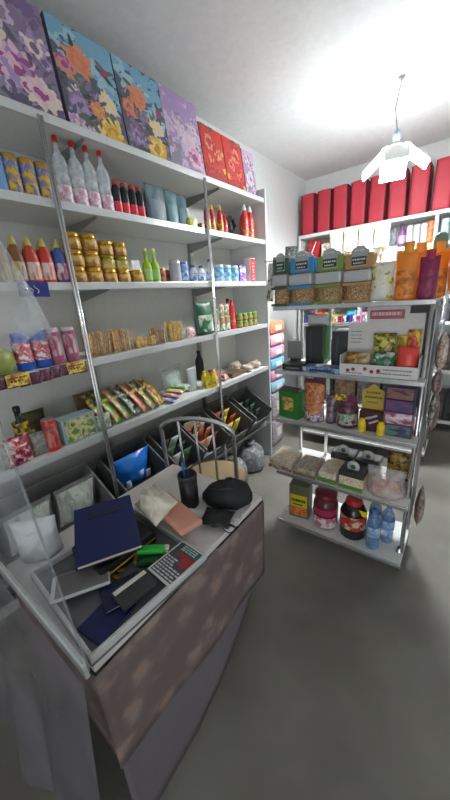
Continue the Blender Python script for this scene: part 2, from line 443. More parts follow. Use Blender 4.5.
pic(.235, .335, 1.975, painting(.232, .335, [rdd, rdp, rdp, rdp], [(rdp, rdd, rdd)], 5, 21, (0.1, .9), None, [(-.15, .72, .05, (slt, rdp, rdd)), (.2, .55, .055, (rdp, slt, rdd)), (-.2, .4, .05, (rdp, rdd, org)), (.42, .3, .022, (gld, yel, gld)), (.4, .6, .02, (gld, yel, gld)), (.0, .97, .02, (dgr, grn, dgr)), (-.35, .97, .02, (dgr, gld, dgr))], rdd), 'red and gold flower panel next to the lilac painting')
pic(.225, .335, 2.212, painting(.225, .335, [rdd, rdp, rdp, rdp], [(rdp, rdd, rdd)], 5, 24, (0.1, .9), None, [(.1, .7, .055, (slt, rdp, rdd)), (-.2, .5, .05, (rdp, slt, rdd)), (.25, .35, .05, (rdp, rdd, org)), (-.42, .25, .022, (gld, yel, gld)), (.42, .12, .022, (gld, yel, gld)), (.1, .97, .02, (dgr, grn, dgr)), (.4, .96, .02, (dgr, gld, dgr))], rdd), 'red and gold flower panel next to the small purple canvas')
pic(.15, .32, 2.41, painting(.15, .32, [vio, gry, lil, lilp], [(wht, lilp, mag), (lil, mau, vio)], 9, 31, (0.1, .9), None, [(0, .4, .06, (wht, lilp, mag)), (.25, .7, .045, (crm, lil, mag))], dkv), 'small purple and white flower painting at the end of the top shelf')

# ------------------------------------------------------------------ second shelf from the top
t = can('drink_can', .030, .145, m_gold, prt('can_gold_blue', [(206, 160, 40), (220, 180, 60), (206, 160, 50), (90, 112, 170), (110, 126, 170)], 20, .35), m_steel, 'can')
row(t, [L(10, 168, S2), L(27, 172, S2), L(43, 177, S2)], '{} of three gold drink cans with blue print, second shelf', 'gold cans on the second shelf')
t = can('drink_can', .030, .15, m_blue, prt('can_blue', [(70, 130, 200), (120, 170, 220)], 20), m_steel, 'can'); row(t, [L(-4, 172, S2)], 'light blue can at the photo edge beside the gold cans')
t = bottle('drink_bottle', .033, .268, m_pet, prt('label_pink_clear', [(226, 222, 226), (214, 150, 170), (232, 228, 230)], 30, .3), m_red, 'bottle', .58, .3, (.06, .30), .12)
row(t, [L(60, 168, S2), L(76, 172, S2), L(90, 178, S2), L(103, 180, S2)], '{} of four clear bottles with red caps, second shelf from the top', 'clear red-capped bottles')
t = bottle('drink_bottle', .024, .16, m_black, prt('label_cherry', [(196, 30, 52), (220, 60, 76)], 30), m_red, 'bottle', .68, .45, (.05, .42), 0, .1)
row(t, [L(116, 195, S2), L(124, 197, S2), L(132, 199, S2), L(139.5, 201, S2)], '{} of four small dark bottles with red labels, second shelf', 'small dark red-labelled bottles')
mp_ = prt('pouch_bluegrey', [(66, 84, 92), (92, 112, 122), (120, 142, 150)], 14, .35, (1, 1, .4)); mp2 = prt('pouch_teal', [(56, 88, 98), (84, 124, 134), (104, 140, 146)], 14, .35, (1, 1, .4)); mbr = mat('brown_pouch_top', (84, 74, 64), .5)
t = pouch('coffee_pouch', .135, .195, .06, mp_, prt('pouch_face_bg', [(96, 112, 124), (132, 146, 156)], 16), 'pouch', 1, mbr)
row(t, [((-1.50, 1.40, S2), (0, 0, RL)), ((-1.585, 1.41, S2), (0, 0, RL))], '{} blue-grey coffee pouch beside the small dark bottles', 'blue-grey pouches', ['front', 'rear'])
t = pouch('coffee_pouch', .10, .19, .05, mp2, prt('pouch_face_tl', [(90, 128, 140), (118, 150, 156)], 16), 'pouch', 1, mbr)
row(t, [((-1.50, 1.525, S2), (0, 0, RL)), ((-1.52, 1.632, S2), (0, 0, RL + .05))], 'teal-grey pouch {}, second shelf', 'teal-grey pouches', ['beside the wide blue-grey pouch', 'beside the small yellow box'])
t = carton('snack_box', .075, .05, .065, m_yel, prt('box_yellow_green', [(206, 206, 60), (150, 170, 60), (228, 220, 110)], 40), 'box'); row(t, [((-1.5, 1.685, S2), (0, 0, RL))], 'small yellow-green box by the second chrome post')
t = carton('snack_box', .03, .04, .05, m_grey, m_offwhite, 'box'); row(t, [((-1.5, 1.785, S2), (0, 0, RL))], 'tiny grey box behind the chrome post, second shelf')
t = cone_bottle('sauce_bottle', .027, .185, mat('mustard_red', (178, 34, 40), .35), prt('label_red_yel', [(186, 40, 44), (222, 180, 50), (170, 30, 40)], 28), m_yel, 'sauce bottle')
row(t, [((-1.49, 1.845, S2), (0, 0, RL)), ((-1.50, 1.91, S2), (0, 0, RL)), ((-1.48, 1.975, S2), (0, 0, RL)), ((-1.56, 1.94, S2), (0, 0, RL))], 'red sauce bottle with yellow nozzle, {}', 'red and yellow sauce bottles', ['beside the chrome post', 'middle of the front three', 'closest to the black cable', 'behind the other three'])
t = cone_bottle('sauce_bottle', .026, .14, m_red, prt('label_white_red', [(220, 214, 210), (190, 40, 44)], 28), m_red, 'sauce bottle'); row(t, [((-1.49, 2.04, S2), (0, 0, RL))], 'short red bottle with white label against the black cable')
mb = MB()
for k in range(5):
    r_ = .036 + .006 * k
    mb.tube([(r_ * math.cos(a * PI / 8), -.02 + .009 * k + .006 * math.sin(a), .055 + r_ * 1.25 * math.sin(a * PI / 8) * (1 if k < 4 else .8)) for a in range(16)], .0045, 6, None, True)
o = mb.build('coiled_cable', m_black); o.location = (-1.5, 2.13, S2 + .021); o.rotation_euler = (0, 0, RL); tag(o, 'coiled black cable on the second shelf beside red bottles', 'cable')
t = cone_bottle('sauce_bottle', .036, .245, mat('ketchup_red', (190, 40, 32), .35), prt('label_ketchup', [(196, 48, 36), (226, 190, 120), (176, 32, 30), (200, 60, 40)], 26), m_white, 'sauce bottle')
row(t, [((-1.49, 2.305, S2), (0, 0, RL)), ((-1.49, 2.385, S2), (0, 0, RL)), ((-1.57, 2.40, S2), (0, 0, RL))], 'red ketchup bottle with white tip, {}', 'ketchup bottles', ['first by the end panel shelf gap', 'front one against the end panel', 'rear one against the end panel'])

# ------------------------------------------------------------------ third shelf
kb = [('gold', (150, 110, 50), [(190, 150, 60), (120, 70, 40), (210, 180, 100)]), ('brown', (140, 96, 60), [(110, 60, 60), (206, 170, 80), (214, 206, 196), (130, 80, 60)]), ('red', (196, 72, 50), [(206, 60, 50), (226, 214, 206), (216, 110, 60)]),
      ('bright_red', (200, 60, 48), [(200, 52, 46), (230, 214, 204), (210, 90, 60)]), ('blue', (60, 84, 160), [(56, 84, 170), (206, 206, 216), (180, 60, 60), (70, 100, 190)])]
for (nm, bc, cc), px, lb in zip(kb, (1, 17, 32, 46, 60), ('gold sauce bottle half cut by the photo edge', 'brown sauce bottle with yellow tip above the blue tag', 'red and white sauce bottle above the blue tag', 'bright red sauce bottle beside the blue one', 'blue and red sauce bottle beside the chrome post')):
    tt = thing('sauce_bottle', None, 'sauce bottle')
    for dy in (-.02, .02): pass
    t = cone_bottle('sauce_bottle', .0285, .185, mat('sauce_' + nm, bc, .4), prt('sauce_label_' + nm, cc, 22, .4, (1, 1, .5)), mat('pale_yellow_tip', (214, 196, 110), .4), 'sauce bottle')
    bpy.data.objects.remove(tt)
    row(t, [L(px, 262, S3)], lb); t['group'] = 'sauce bottles on the third shelf'
    t2 = dup(t, (-1.575, t.location.y + .02, S3), None, lb.replace('sauce bottle', 'sauce bottle in the rear row, behind the')[:0] + 'rear-row ' + lb)
# hanging blue tag
t = thing('shelf_tag', 'blue tag with white writing hanging on the third shelf edge', 'tag', loc=(SX + .012, atx(31, 285, SX).y, S3 - .055), rot=(0, 0.05, RL))
MB().box(0, -.003, 0, .115, .003, .058, .002).build('tag_card', mat('tag_blue', (38, 50, 128), .4), t)
mb = MB()
for k in range(3): mb.tube([(-.035 + .022 * k + .009 * math.sin(q * .9), -.0052, .014 + .03 * q / 6) for q in range(7)], .0018, 5)
mb.build('writing', m_white, t)
# jars in stacked columns
t = jar('gold_jar', .042, .072, prt('jar_gold', [(176, 126, 44), (204, 158, 66), (150, 98, 40)], 30, .35, bump=.2), prt('jar_gold_lab', [(190, 144, 56), (214, 176, 92), (160, 110, 44)], 26), m_gold, 'jar', .22, (.1, .6), True)
cols = [(75.5, 3, 'closest to the chrome post'), (92, 3, 'second from the chrome post'), (108, 3, 'third from the chrome post'), (121.5, 3, 'fourth from the chrome post'), (135, 1, '')]
lev = ['bottom', 'middle', 'top']
first = True
jb = jar('gold_jar', .038, .062, prt('jar_olive', [(150, 150, 60), (180, 150, 60), (206, 190, 120)], 26), None, mat('olive_lid', (140, 140, 50), .35, .3), 'jar', .22, (.1, .6), True)
usedj = [False, False]
for px, n, nm in cols:
    y = atx(px, 265, -1.495).y; z = S3
    for k in range(n):
        small = px > 100 and k == 1
        big = px < 100
        src = jb if small else t
        i = 1 if small else 0
        o = src if not usedj[i] else dup(src); usedj[i] = True
        o.location = (-1.495, y, z); o.rotation_euler = (0, 0, jit(.4)); hh = .062 if small else .072
        if not big and not small: o.scale = (.9, .9, .93); hh *= .93
        o['label'] = (('olive-lidded jar' if small else 'gold jar') + ' at the ' + lev[k] + ' of the jar column ' + nm) if n > 1 else 'single low gold jar next to the green bottles'
        o['group'] = 'jars stacked in columns'
        z += hh
o = MB().box(0, 0, 0, .055, .004, .05, .001).build('price_card', m_white); o.location = (-1.495, atx(135, 262, -1.495).y, S3 + .068); o.rotation_euler = (0, 0, RL); tag(o, 'blank white card on the single gold jar', 'card')
t = bottle('drink_bottle', .027, .185, mat('lime_bottle', (150, 190, 40), .2), prt('label_green', [(70, 150, 60), (160, 200, 120)], 30), mat('pale_yellow_cap', (226, 220, 110), .4), 'bottle', .45, .36, (.1, .4))
row(t, [L(146.5, 264, S3), L(154.5, 265, S3)], '{} of two lime-green bottles on the third shelf', 'lime-green bottles', ['nearer the gold jars', 'nearer the copper cans'])
t = can('copper_can', .028, .078, mat('copper', (150, 84, 56), .35, .4), prt('copper_lab', [(166, 84, 56), (190, 120, 90), (140, 70, 50)], 30), m_gold, 'can')
row(t, [L(161, 274, S3), L(167, 274, S3, -1.57)], '{} copper-coloured can between lime bottles and grey can', 'copper cans', ['front', 'rear'])
t = can('food_can', .036, .13, mat('silver_tin', (196, 196, 198), .3, .3), prt('silver_lab', [(206, 206, 208), (170, 174, 180)], 20), m_steel, 'can'); row(t, [L(175, 270, S3)], 'tall silver-grey can beside the copper cans')
t = can('food_can', .028, .125, mat('blue_tin', (80, 120, 190), .3), prt('blue_white_lab', [(50, 90, 180), (220, 228, 236), (90, 140, 210)], 28, .3), m_white, 'can'); row(t, [L(184, 270, S3)], 'tall blue and white can beside the silver can')
m_milk = mat('milk_white', (226, 228, 230), .35); labm = prt('milk_label', [(44, 110, 190), (70, 140, 210), (226, 230, 236)], 26)
t = bottle('milk_bottle', .025, .11, m_milk, labm, m_blue, 'bottle', .6, .5, (.12, .55), 0, .12)
row(t, [L(193, 271, S3), L(201, 271, S3)], '{} of the two short blue-capped milk bottles', 'milk bottles', ['first', 'second, by the post,'])
t = bottle('milk_bottle', .028, .155, m_milk, labm, m_blue, 'bottle', .55, .45, (.12, .5), 0, .1); row(t, [L(210, 270, S3)], 'tall blue and white milk bottle in front of the second chrome post')
t = can('formula_can', .036, .118, mat('formula_white', (206, 222, 230), .3), prt('formula_lab', [(120, 190, 214), (196, 222, 232), (90, 160, 196)], 24), m_white, 'can')
row(t, [L(219, 273, S3), L(226.5, 273, S3), L(234, 273, S3)], '{} of three pale blue cans on the third shelf', 'pale blue cans')
t = carton('cereal_box', .10, .05, .13, mat('violet_card', (52, 40, 120), .4), prt('violet_print', [(60, 44, 140), (200, 120, 190), (50, 36, 120), (220, 210, 230)], 22), 'box'); row(t, [((-1.5, 2.225, S3), (0, 0, RL))], 'violet carton beside the red and white box')
MB().box(0, -.0262, .075, .07, .0012, .022).build('title_strip', m_white, t)
t = carton('cereal_box', .03, .12, .135, m_yel, prt('yel_red', [(236, 214, 90), (210, 60, 40)], 24), 'box'); row(t, [((-1.58, 2.245, S3), (0, 0, RL + .8))], 'yellow carton standing behind the violet one')
t = carton('cereal_box', .075, .06, .185, m_white, mat('red_card', (206, 30, 44), .4), 'box', .002, .94); row(t, [((-1.5, 2.365, S3), (0, 0, RL))], 'tall red and white carton standing by the end panel')
mb = MB()
for k in range(6):      # the upright white title, letter by letter as rough strokes
    zz = .026 + k * .023
    mb.tube([(.004 + .014 * math.cos(a * PI / 3), -.0318, zz + .007 * math.sin(a * PI / 3)) for a in range(6 - (k % 3))], .0032, 5)
mb.build('lettering', m_white, t)

# ------------------------------------------------------------------ fourth shelf
mb = MB(); mb.lathe([(0, 0), (.04, .004), (.062, .04), (.06, .08), (.035, .115), (.012, .125), (0, .126)], 14)
t = thing('round_bag', 'green round bag of produce at the photo edge on the fourth shelf', 'bag'); mb.build('green_bag', mat('lime_green_bag', (146, 156, 84), .4, 0, .3, 40), t); row(t, [L(-6, 350, S4)], 'yellow-green round bag at the photo edge, fourth shelf')
MB().lathe([(0, .125), (.012, .125), (.02, .15), (.0, .15)], 10).build('bag_neck', m_film, t)
lbw = prt('spray_label', [(60, 120, 200), (232, 232, 236), (196, 52, 60), (214, 120, 126), (232, 232, 236)], 22)
t = bottle('cream_bottle', .034, .16, mat('bright_blue', (34, 92, 190), .3), lbw, mat('cap_blue', (26, 60, 180), .3), 'bottle', .78, .8, (.22, .74), 0, .14)
row(t, [L(24, 358, S4), L(42, 355, S4)], 'blue bottle with red and white label, {}', 'blue red-labelled bottles', ['above the yellow price tag at the edge', 'beside the pink bottles'])
t = bottle('cream_bottle', .03, .16, mat('rose_plastic', (176, 100, 124), .35), prt('rose_label', [(190, 168, 180), (160, 60, 90), (206, 190, 198)], 20, .35, (1, 1, .4)), mat('pale_cap', (206, 186, 194), .4), 'bottle', .78, .8, (.25, .8), 0, .1)
row(t, [L(56, 352, S4), L(71, 348, S4)], 'rose and white bottle {}', 'rose bottles', ['beside the two blue bottles', 'beside the golden straw bundles'])
t2 = dup(t, (-1.57, t.location.y + .03, S4), None, 'rose and white bottle in the rear row behind the other two')
sweet = prt('dark_sweets', [(60, 34, 40), (110, 44, 60), (70, 50, 90), (130, 70, 40)], 60, .4)
t = thing('sweet_strip', 'dark strip of wrapped sweets hung along the fourth shelf edge', 'sweets', loc=(SX + .016, .52, S4 - .03), rot=(0, 0, RL))
for k in range(11): MB().pillow(-.21 + .042 * k, -.004, -.015 + .004 * math.sin(k), .04, .016, .05, None, .2, 0, .001, 4, 5, k).build('wrapped_sweet', sweet, t)
pt = prt('price_tag_yellow', [(222, 190, 60), (230, 204, 90), (150, 96, 40)], 30)
for (px, py), nm in (((17, 384), 'under the blue bottles'), ((74, 369), 'under the rose bottles')):
    t = thing('price_tag', 'yellow price tag on the shelf edge ' + nm, 'price tag', 'yellow price tags', (SX + .032, atx(px, py, SX).y, S4 - .038), (-.2, 0, RL))
    MB().box(0, 0, 0, .085, .003, .05, .001).build('tag_card', pt, t)
    mb = MB(); scribble(mb, -.034, .034, .03, -.0022, .006, 4); scribble(mb, -.03, .02, .016, -.0022, .009, 5); mb.build('writing', mat('tag_brown_ink', (110, 60, 30), .5), t)
def straw_bundle(w, h, d, n, col, seed, name='breadstick_pack'):
    t = thing(name, None, 'snack pack'); R = random.Random(seed); mb = MB()
    for k in range(n):
        x = R.uniform(-.5, .5) * w * .92; y = R.uniform(-.5, .5) * d * .9; dx = R.uniform(-.006, .006)
        mb.tube([(x, y, .002), (x + dx, y + R.uniform(-.004, .004), h * R.uniform(.82, 1.0))], .0035, 5)
    o = mb.build('breadsticks', col, t)
    MB().box(0, 0, .001, w, d, h * .96, .006).build('clear_wrapper', film('thin_wrapper', (240, 240, 240), .05, .1, 40), t)
    return t
gs = prt('golden_stick', [(206, 152, 84), (226, 182, 112), (170, 118, 64)], 60, .5); bs = prt('brown_stick', [(176, 124, 82), (200, 152, 106), (144, 98, 64)], 60, .5); ys = prt('yellow_stick', [(226, 186, 84), (240, 208, 112), (196, 150, 66)], 60, .5)
t = straw_bundle(.125, .125, .07, 60, gs, 2); row(t, [L(97, 345, S4), L(119, 341, S4)], 'pack of golden breadsticks, {}', 'tall golden breadstick packs', ['first after the chrome post', 'second after the chrome post'])
t = straw_bundle(.14, .062, .08, 60, ys, 4); row(t, [L(144, 345, S4)], 'low pack of pale breadsticks between the taller packs')
t = straw_bundle(.095, .10, .07, 50, bs, 6); row(t, [L(158.5, 340, S4)], 'brown breadstick pack beside the low pale one')
t = straw_bundle(.11, .125, .07, 60, ys, 8); row(t, [L(174.5, 336, S4)], 'yellow breadstick pack beside the white and red packet')
t = pouch('snack_packet', .13, .07, .05, prt('white_red_pack', [(220, 208, 204), (186, 70, 80), (226, 220, 214), (140, 90, 90)], 26), None, 'packet', 0); row(t, [((-1.5, 1.585, S4), (0, 0, RL + .3))], 'small white and red packet leaning by the green pouch')
gp = mat('dark_green_pouch', (20, 78, 50), .35, 0, .2, 20)
t = pouch('coffee_pouch', .175, .225, .07, gp, prt('green_face', [(24, 84, 54), (30, 96, 60), (206, 214, 200)], 10), 'pouch', 1, mat('dark_green_seal', (16, 62, 42), .4)); row(t, [((-1.5, 1.735, S4), (0, 0, RL - .1))], 'large dark green pouch behind the second chrome post')
t = pouch('juice_pouch', .06, .18, .04, prt('juice_blue', [(50, 100, 190), (224, 226, 230), (70, 150, 90), (200, 90, 60)], 18, .4), None, 'pouch', 1, m_dark); row(t, [((-1.5, 1.865, S4), (0, 0, RL)), ((-1.56, 1.89, S4), (0, 0, RL))], '{} blue and white pouch beside the green pouch', 'blue and white pouches', ['front', 'rear'])
t = pouch('juice_pouch', .06, .20, .04, prt('juice_red', [(196, 70, 60), (226, 216, 206), (80, 140, 90), (210, 120, 90)], 18, .4), None, 'pouch', 1, mat('red_seal', (200, 60, 60), .4)); row(t, [((-1.5, 1.945, S4), (0, 0, RL)), ((-1.5, 2.01, S4), (0, 0, RL))], 'red and white pouch {}', 'red and white pouches', ['beside the blue and white ones', 'beside the tall red bottle'])
t = bottle('sauce_bottle', .026, .225, m_red, prt('rb_lab', [(200, 40, 50), (220, 120, 110), (180, 30, 40)], 26), m_red, 'bottle', .66, .4, (.15, .55)); row(t, [((-1.5, 2.075, S4), (0, 0, RL))], 'tall red bottle at the front of the fourth shelf')
t = bottle('sauce_bottle', .026, .235, prt('blue_dark_bottle', [(50, 70, 140), (170, 60, 70), (80, 100, 160)], 20), None, m_black, 'bottle', .66, .4); row(t, [((-1.57, 2.12, S4), (0, 0, RL))], 'blue bottle with black cap behind the tall red one')
t = jar('pickle_jar', .034, .056, prt('pickle', [(90, 70, 36), (120, 96, 48), (70, 60, 40)], 40), prt('pickle_lab', [(206, 206, 190), (70, 140, 90), (190, 120, 60)], 40), mat('green_lid', (104, 160, 56), .35), 'jar', .24)
sp = []; nm = []
for lv in range(2):
    for k in range(4): sp.append(((-1.49, 2.15 + .075 * k, S4 + .056 * lv), (0, 0, RL + jit(.5)))); nm.append(('top' if lv else 'bottom') + ' row, ' + ['beside the red bottle', 'second after the red bottle', 'third after the red bottle', 'beside the end panel'][k])
row(t, sp, 'small green-lidded jar, {}', 'small green-lidded jars', nm)

# ------------------------------------------------------------------ fifth shelf
t = bottle('sauce_bottle', .032, .235, m_black, prt('bl_yel', [(30, 28, 30), (206, 170, 40), (40, 36, 30)], 26), m_black, 'bottle', .5, .4, (.35, .7)); row(t, [((-1.53, .46, S5), (0, 0, RL))], 'tall black bottle with a yellow label on the fifth shelf')
t = pouch('snack_packet', .10, .13, .05, prt('pack_purple', [(60, 30, 60), (40, 30, 70), (190, 40, 60), (206, 206, 200)], 26), None, 'packet', 0); row(t, [L(17, 445, S5, -1.46)], 'dark purple packet with red spot at the front of the fifth shelf')
t = pouch('snack_packet', .07, .12, .04, prt('pack_yel', [(214, 196, 40), (226, 214, 90), (120, 120, 60)], 22), None, 'packet', 0); row(t, [L(24, 424, S5 + .0, -1.5)], 'yellow packet in front of the black bottle')
t = pouch('snack_packet', .08, .11, .04, prt('pack_wht', [(200, 200, 196), (110, 110, 108), (150, 150, 140)], 26), None, 'packet', 0); row(t, [L(38, 436, S5, -1.48), L(6, 436, S5, -1.47)], 'grey and white packet {}', 'grey and white packets', ['beside the red can', 'beside the purple packet'])
t = pouch('snack_packet', .12, .15, .05, prt('pack_dkgrn', [(40, 50, 36), (60, 66, 44), (90, 80, 50)], 20), None, 'packet', 0); row(t, [((-1.70, .57, S5), (0, 0, RL))], 'dark olive packet at the rear beside the black bottle')
t = can('food_can', .030, .15, m_red, prt('redcan', [(176, 52, 52), (206, 120, 110), (160, 40, 44)], 22, .4, (1, 1, .5)), m_steel, 'can'); row(t, [L(50, 430, S5, -1.48)], 'red can beside the large green and blue tea box')
t = carton('tea_box', .17, .08, .125, prt('tea_top', [(120, 146, 160), (150, 172, 180)], 12), prt('tea_face', [(70, 100, 44), (110, 140, 60), (214, 206, 160), (96, 120, 50)], 14), 'box'); row(t, [((-1.50, .685, S5), (0, 0, RL))], 'wide green tea box with pale blue top on the fifth shelf')
t = pouch('snack_packet', .09, .09, .045, prt('pack_pale', [(190, 196, 186), (120, 140, 110), (206, 206, 198)], 22), None, 'packet', 0); row(t, [((-1.47, .815, S5), (0, 0, RL))], 'pale grey-green packet beside the tea box')
t = pouch('snack_packet', .14, .17, .05, mat('brown_paper_pack', (110, 84, 62), .6), None, 'packet', 0); row(t, [((-1.67, .86, S5), (-.15, 0, RL))], 'brown paper packet leaning at the rear of the fifth shelf')
seas = [('dark seasoning sachet with yellow spot', [(46, 44, 40), (206, 180, 50), (60, 60, 54)]), ('green and red seasoning sachet', [(60, 140, 50), (196, 60, 56), (90, 170, 70), (214, 190, 60)]), ('pink and green seasoning sachet', [(206, 110, 100), (80, 150, 70), (214, 150, 130)]),
        ('dark sachet with a white patch', [(44, 46, 42), (226, 226, 220), (70, 90, 60), (50, 50, 46)]), ('rose and orange seasoning sachet', [(206, 120, 110), (214, 170, 110), (190, 90, 90)]), ('orange and green seasoning sachet', [(206, 120, 70), (80, 120, 60), (214, 180, 120)]), ('dark sachet with yellow stripe', [(60, 56, 44), (214, 190, 60), (120, 60, 50)])]
for k, (lb, cc) in enumerate(seas):
    for r_ in range(2):
        t = pouch('seasoning_sachet', .10, .145, .018, prt('sachet_%d' % k, cc, 18 + k, .35, offset=k * 1.3), None, 'sachet', 0, None, k)
        y = .86 + .062 * k + r_ * .02
        row(t, [((-1.475 - .10 * r_, y, S5 + .018 + .03 * (r_)), (-.60, 0, RL + .55))], lb + (' leaning in the front row' if r_ == 0 else ' leaning in the rear row')); t['group'] = 'seasoning sachets leaning on the fifth shelf'
flat = [('blue', (50, 80, 170)), ('red', (190, 50, 50)), ('yellow', (226, 196, 50)), ('green', (70, 140, 70))]
for k, (nm, cc) in enumerate(flat):
    t = pouch('snack_packet', .09, .12, .02, prt('flat_' + nm, [cc, tuple(min(255, c + 50) for c in cc), (224, 220, 210)], 24, offset=k), None, 'packet', 0, None, k + 3)
    row(t, [((-1.450, 1.335 + .04 * k, S5 + .014 + .019 * k), (-PI / 2 + .12, 0, RL + .4))], nm + ' packet lying flat on the fifth shelf beside the sachets'); t['group'] = 'packets lying flat'
# clear tray with a mint filling
t = thing('clear_bag', 'clear bag of pale mint-coloured sweets standing on the fifth shelf', 'bag', loc=(-1.59, 1.455, S5 + .007), rot=(-.1, 0, RL))
MB().pillow(0, 0, .005, .185, .075, .175, None, .15, 1, .003, seed=4).build('sweets_filling', prt('mint_sweets', [(150, 172, 162), (190, 206, 196), (128, 150, 142), (208, 214, 206)], 70, .5, bump=.5), t)
MB().pillow(0, 0, 0, .205, .095, .20, None, .15, 1, .004, seed=5).build('clear_wrapper', m_film, t)
t = pouch('clear_packet', .09, .17, .05, mat('pale_grey_film', (186, 192, 192), .25), None, 'packet', 1); row(t, [((-1.54, 1.59, S5), (0, 0, RL))], 'pale grey film packet between mint sweets and yellow bottles')
t = bottle('dressing_bottle', .024, .115, m_yel, prt('yel_lab', [(236, 206, 40), (120, 120, 30), (240, 220, 90)], 26), mat('orange_cap', (226, 190, 40), .4), 'bottle', .6, .5, (.2, .5)); row(t, [((-1.47, 1.685, S5), (0, 0, RL)), ((-1.46, 1.74, S5), (0, 0, RL)), ((-1.53, 1.715, S5), (0, 0, RL))], 'small yellow bottle {}', 'small yellow bottles', ['nearest the mint sweets', 'in front of the chrome post', 'behind the other two'])
t = bottle('black_bottle', .034, .24, m_black, None, m_black, 'bottle', .6, .4); row(t, [((-1.70, 1.86, S5), (0, 0, RL))], 'plain black bottle at the rear wall of the fifth shelf')
t = pouch('snack_packet', .085, .09, .04, prt('red_pack', [(190, 44, 50), (214, 200, 190), (160, 40, 44), (90, 60, 50)], 26), None, 'packet', 0)
row(t, [((-1.48, 1.82, S5 + .01), (-.8, 0, RL)), ((-1.47, 1.925, S5 + .01), (-.9, 0, RL + .2)), ((-1.56, 1.90, S5 + .01), (-.7, 0, RL - .2))], 'red and white packet leaning on the fifth shelf, {}', 'red and white packets', ['next to yellow bottles', 'next to the brown tray', 'behind the other two'])
t = carton('brown_tray', .20, .13, .035, mat('brown_card', (96, 76, 60), .6), mat('brown_card_face', (110, 86, 66), .6), 'tray'); row(t, [((-1.53, 2.075, S5), (0, 0, RL + .05))], 'shallow brown tray between red packets and bread bags')
t = thing('bread_bag', None, 'bread'); MB().pillow(0, 0, 0, .12, .12, .06, None, .3, 0, .004, seed=3).build('bread_loaf', prt('loaf', [(176, 150, 120), (200, 178, 146), (150, 122, 96)], 30, .6), t); MB().pillow(0, 0, -.002, .138, .132, .07, None, .3, 0, .005, seed=6).build('clear_wrapper', m_film, t)
row(t, [((-1.49, 2.235, S5 + .004), (0, 0, RL)), ((-1.50, 2.385, S5 + .004), (0, 0, RL + .1)), ((-1.66, 2.29, S5 + .004), (0, 0, RL - .1))], 'bagged bread loaf {}', 'bagged loaves', ['beside the brown tray', 'against the end panel', 'behind the other two'])

# ------------------------------------------------------------------ tilted crates under the shelving
crate_m = mat('crate_dark_grey', (92, 92, 91), .55)
def crate(w, d, h, crate_m=None):
    t = thing('display_crate', None, 'crate')
    MB().box(0, 0, 0, w, d, .01).build('crate_floor', crate_m, t)
    for s in (-1, 1): MB().box(s * (w / 2 - .005), 0, .01, .01, d, h - .01, .002).build('side_panel', crate_m, t)
    MB().box(0, d / 2 - .005, .01, w - .021, .01, h + .02, .002).build('back_panel', crate_m, t)
    MB().box(0, -d / 2 + .005, .01, w - .021, .01, h * .45, .002).build('front_panel', crate_m, t)
    return t
CT = 0.55
crates = [(.355, .78, 'with clear bags, beside the counter'), (.775 + .19, .34, 'holding the blue bag'), (1.295, .27, 'with green and white packets'), (1.58, .30, 'with orange packets and cream dividers'), (1.91, .29, 'with yellow and orange packets'), (2.24, .30, 'of dark green packets by the end panel')]
cloc = []
for y, wd, nm in crates:
    t = crate(wd - .02, .32, .20, mat('crate_mid_grey', (132, 132, 130), .55) if wd > .7 else mat('crate_dark_grey', (92, 92, 91), .55))
    t.location = (-1.565, y, .475); t.rotation_euler = (CT, 0, RL); t['label'] = 'dark grey tilted crate ' + nm; t['group'] = 'tilted crates under the shelves'
def in_crate(k, u, v, hgt, tilt=0.0, rz=0.0):
    """a point in crate k: u across (-1..1), v front to back (-1..1)"""
    y, wd, _ = crates[k]
    Mx = Matrix.Translation((-1.565, y, .475)) @ Matrix.Rotation(RL, 4, 'Z') @ Matrix.Rotation(CT, 4, 'X')
    p = Mx @ Vector((u * (wd / 2 - .05), v * .11, .012 + hgt))
    return (tuple(p), (CT + tilt, 0, RL + rz))
cl = film('clear_bag_film', (222, 226, 220), .2, .2, 14)
t = thing('clear_bag', None, 'bag'); MB().pillow(0, 0, 0, .21, .15, .26, None, .2, 0, .012, seed=2).build('bag_film', cl, t); MB().pillow(0, 0, .015, .19, .12, .215, None, .2, 0, .01, seed=8).build('rolled_contents', prt('pale_green_rolls', [(150, 172, 140), (222, 224, 214), (232, 232, 226), (170, 186, 160)], 26, .5, (1, 1, .3)), t)
row(t, [in_crate(0, -.62, -.3, .02, -.3), in_crate(0, .04, -.3, .02, -.3, .0), in_crate(0, .70, -.3, .02, -.3, .0)], 'clear bag of pale green rolls {}', 'clear bags in the first crate', ['at the photo edge', 'in the middle of its crate', 'beside the dark post'])
t = thing('blue_bag', None, 'bag'); MB().pillow(0, 0, 0, .27, .14, .22, None, .15, 0, .01, seed=3).build('bag_body', mat('vivid_blue_film', (24, 110, 200), .25, 0, .3, 25), t)
mb = MB()
for s, zz in ((-.06, .03), (.03, .06), (.085, .04)): mb.pillow(s, -.062, zz, .04, .02, .06, None, .2, 0, .001, 4, 6, 2)
mb.build('white_print', mat('white_blue_print', (196, 210, 226), .3), t); row(t, [in_crate(1, 0, 0, 0, -.35)], 'bright blue bag with white print in its tilted crate')
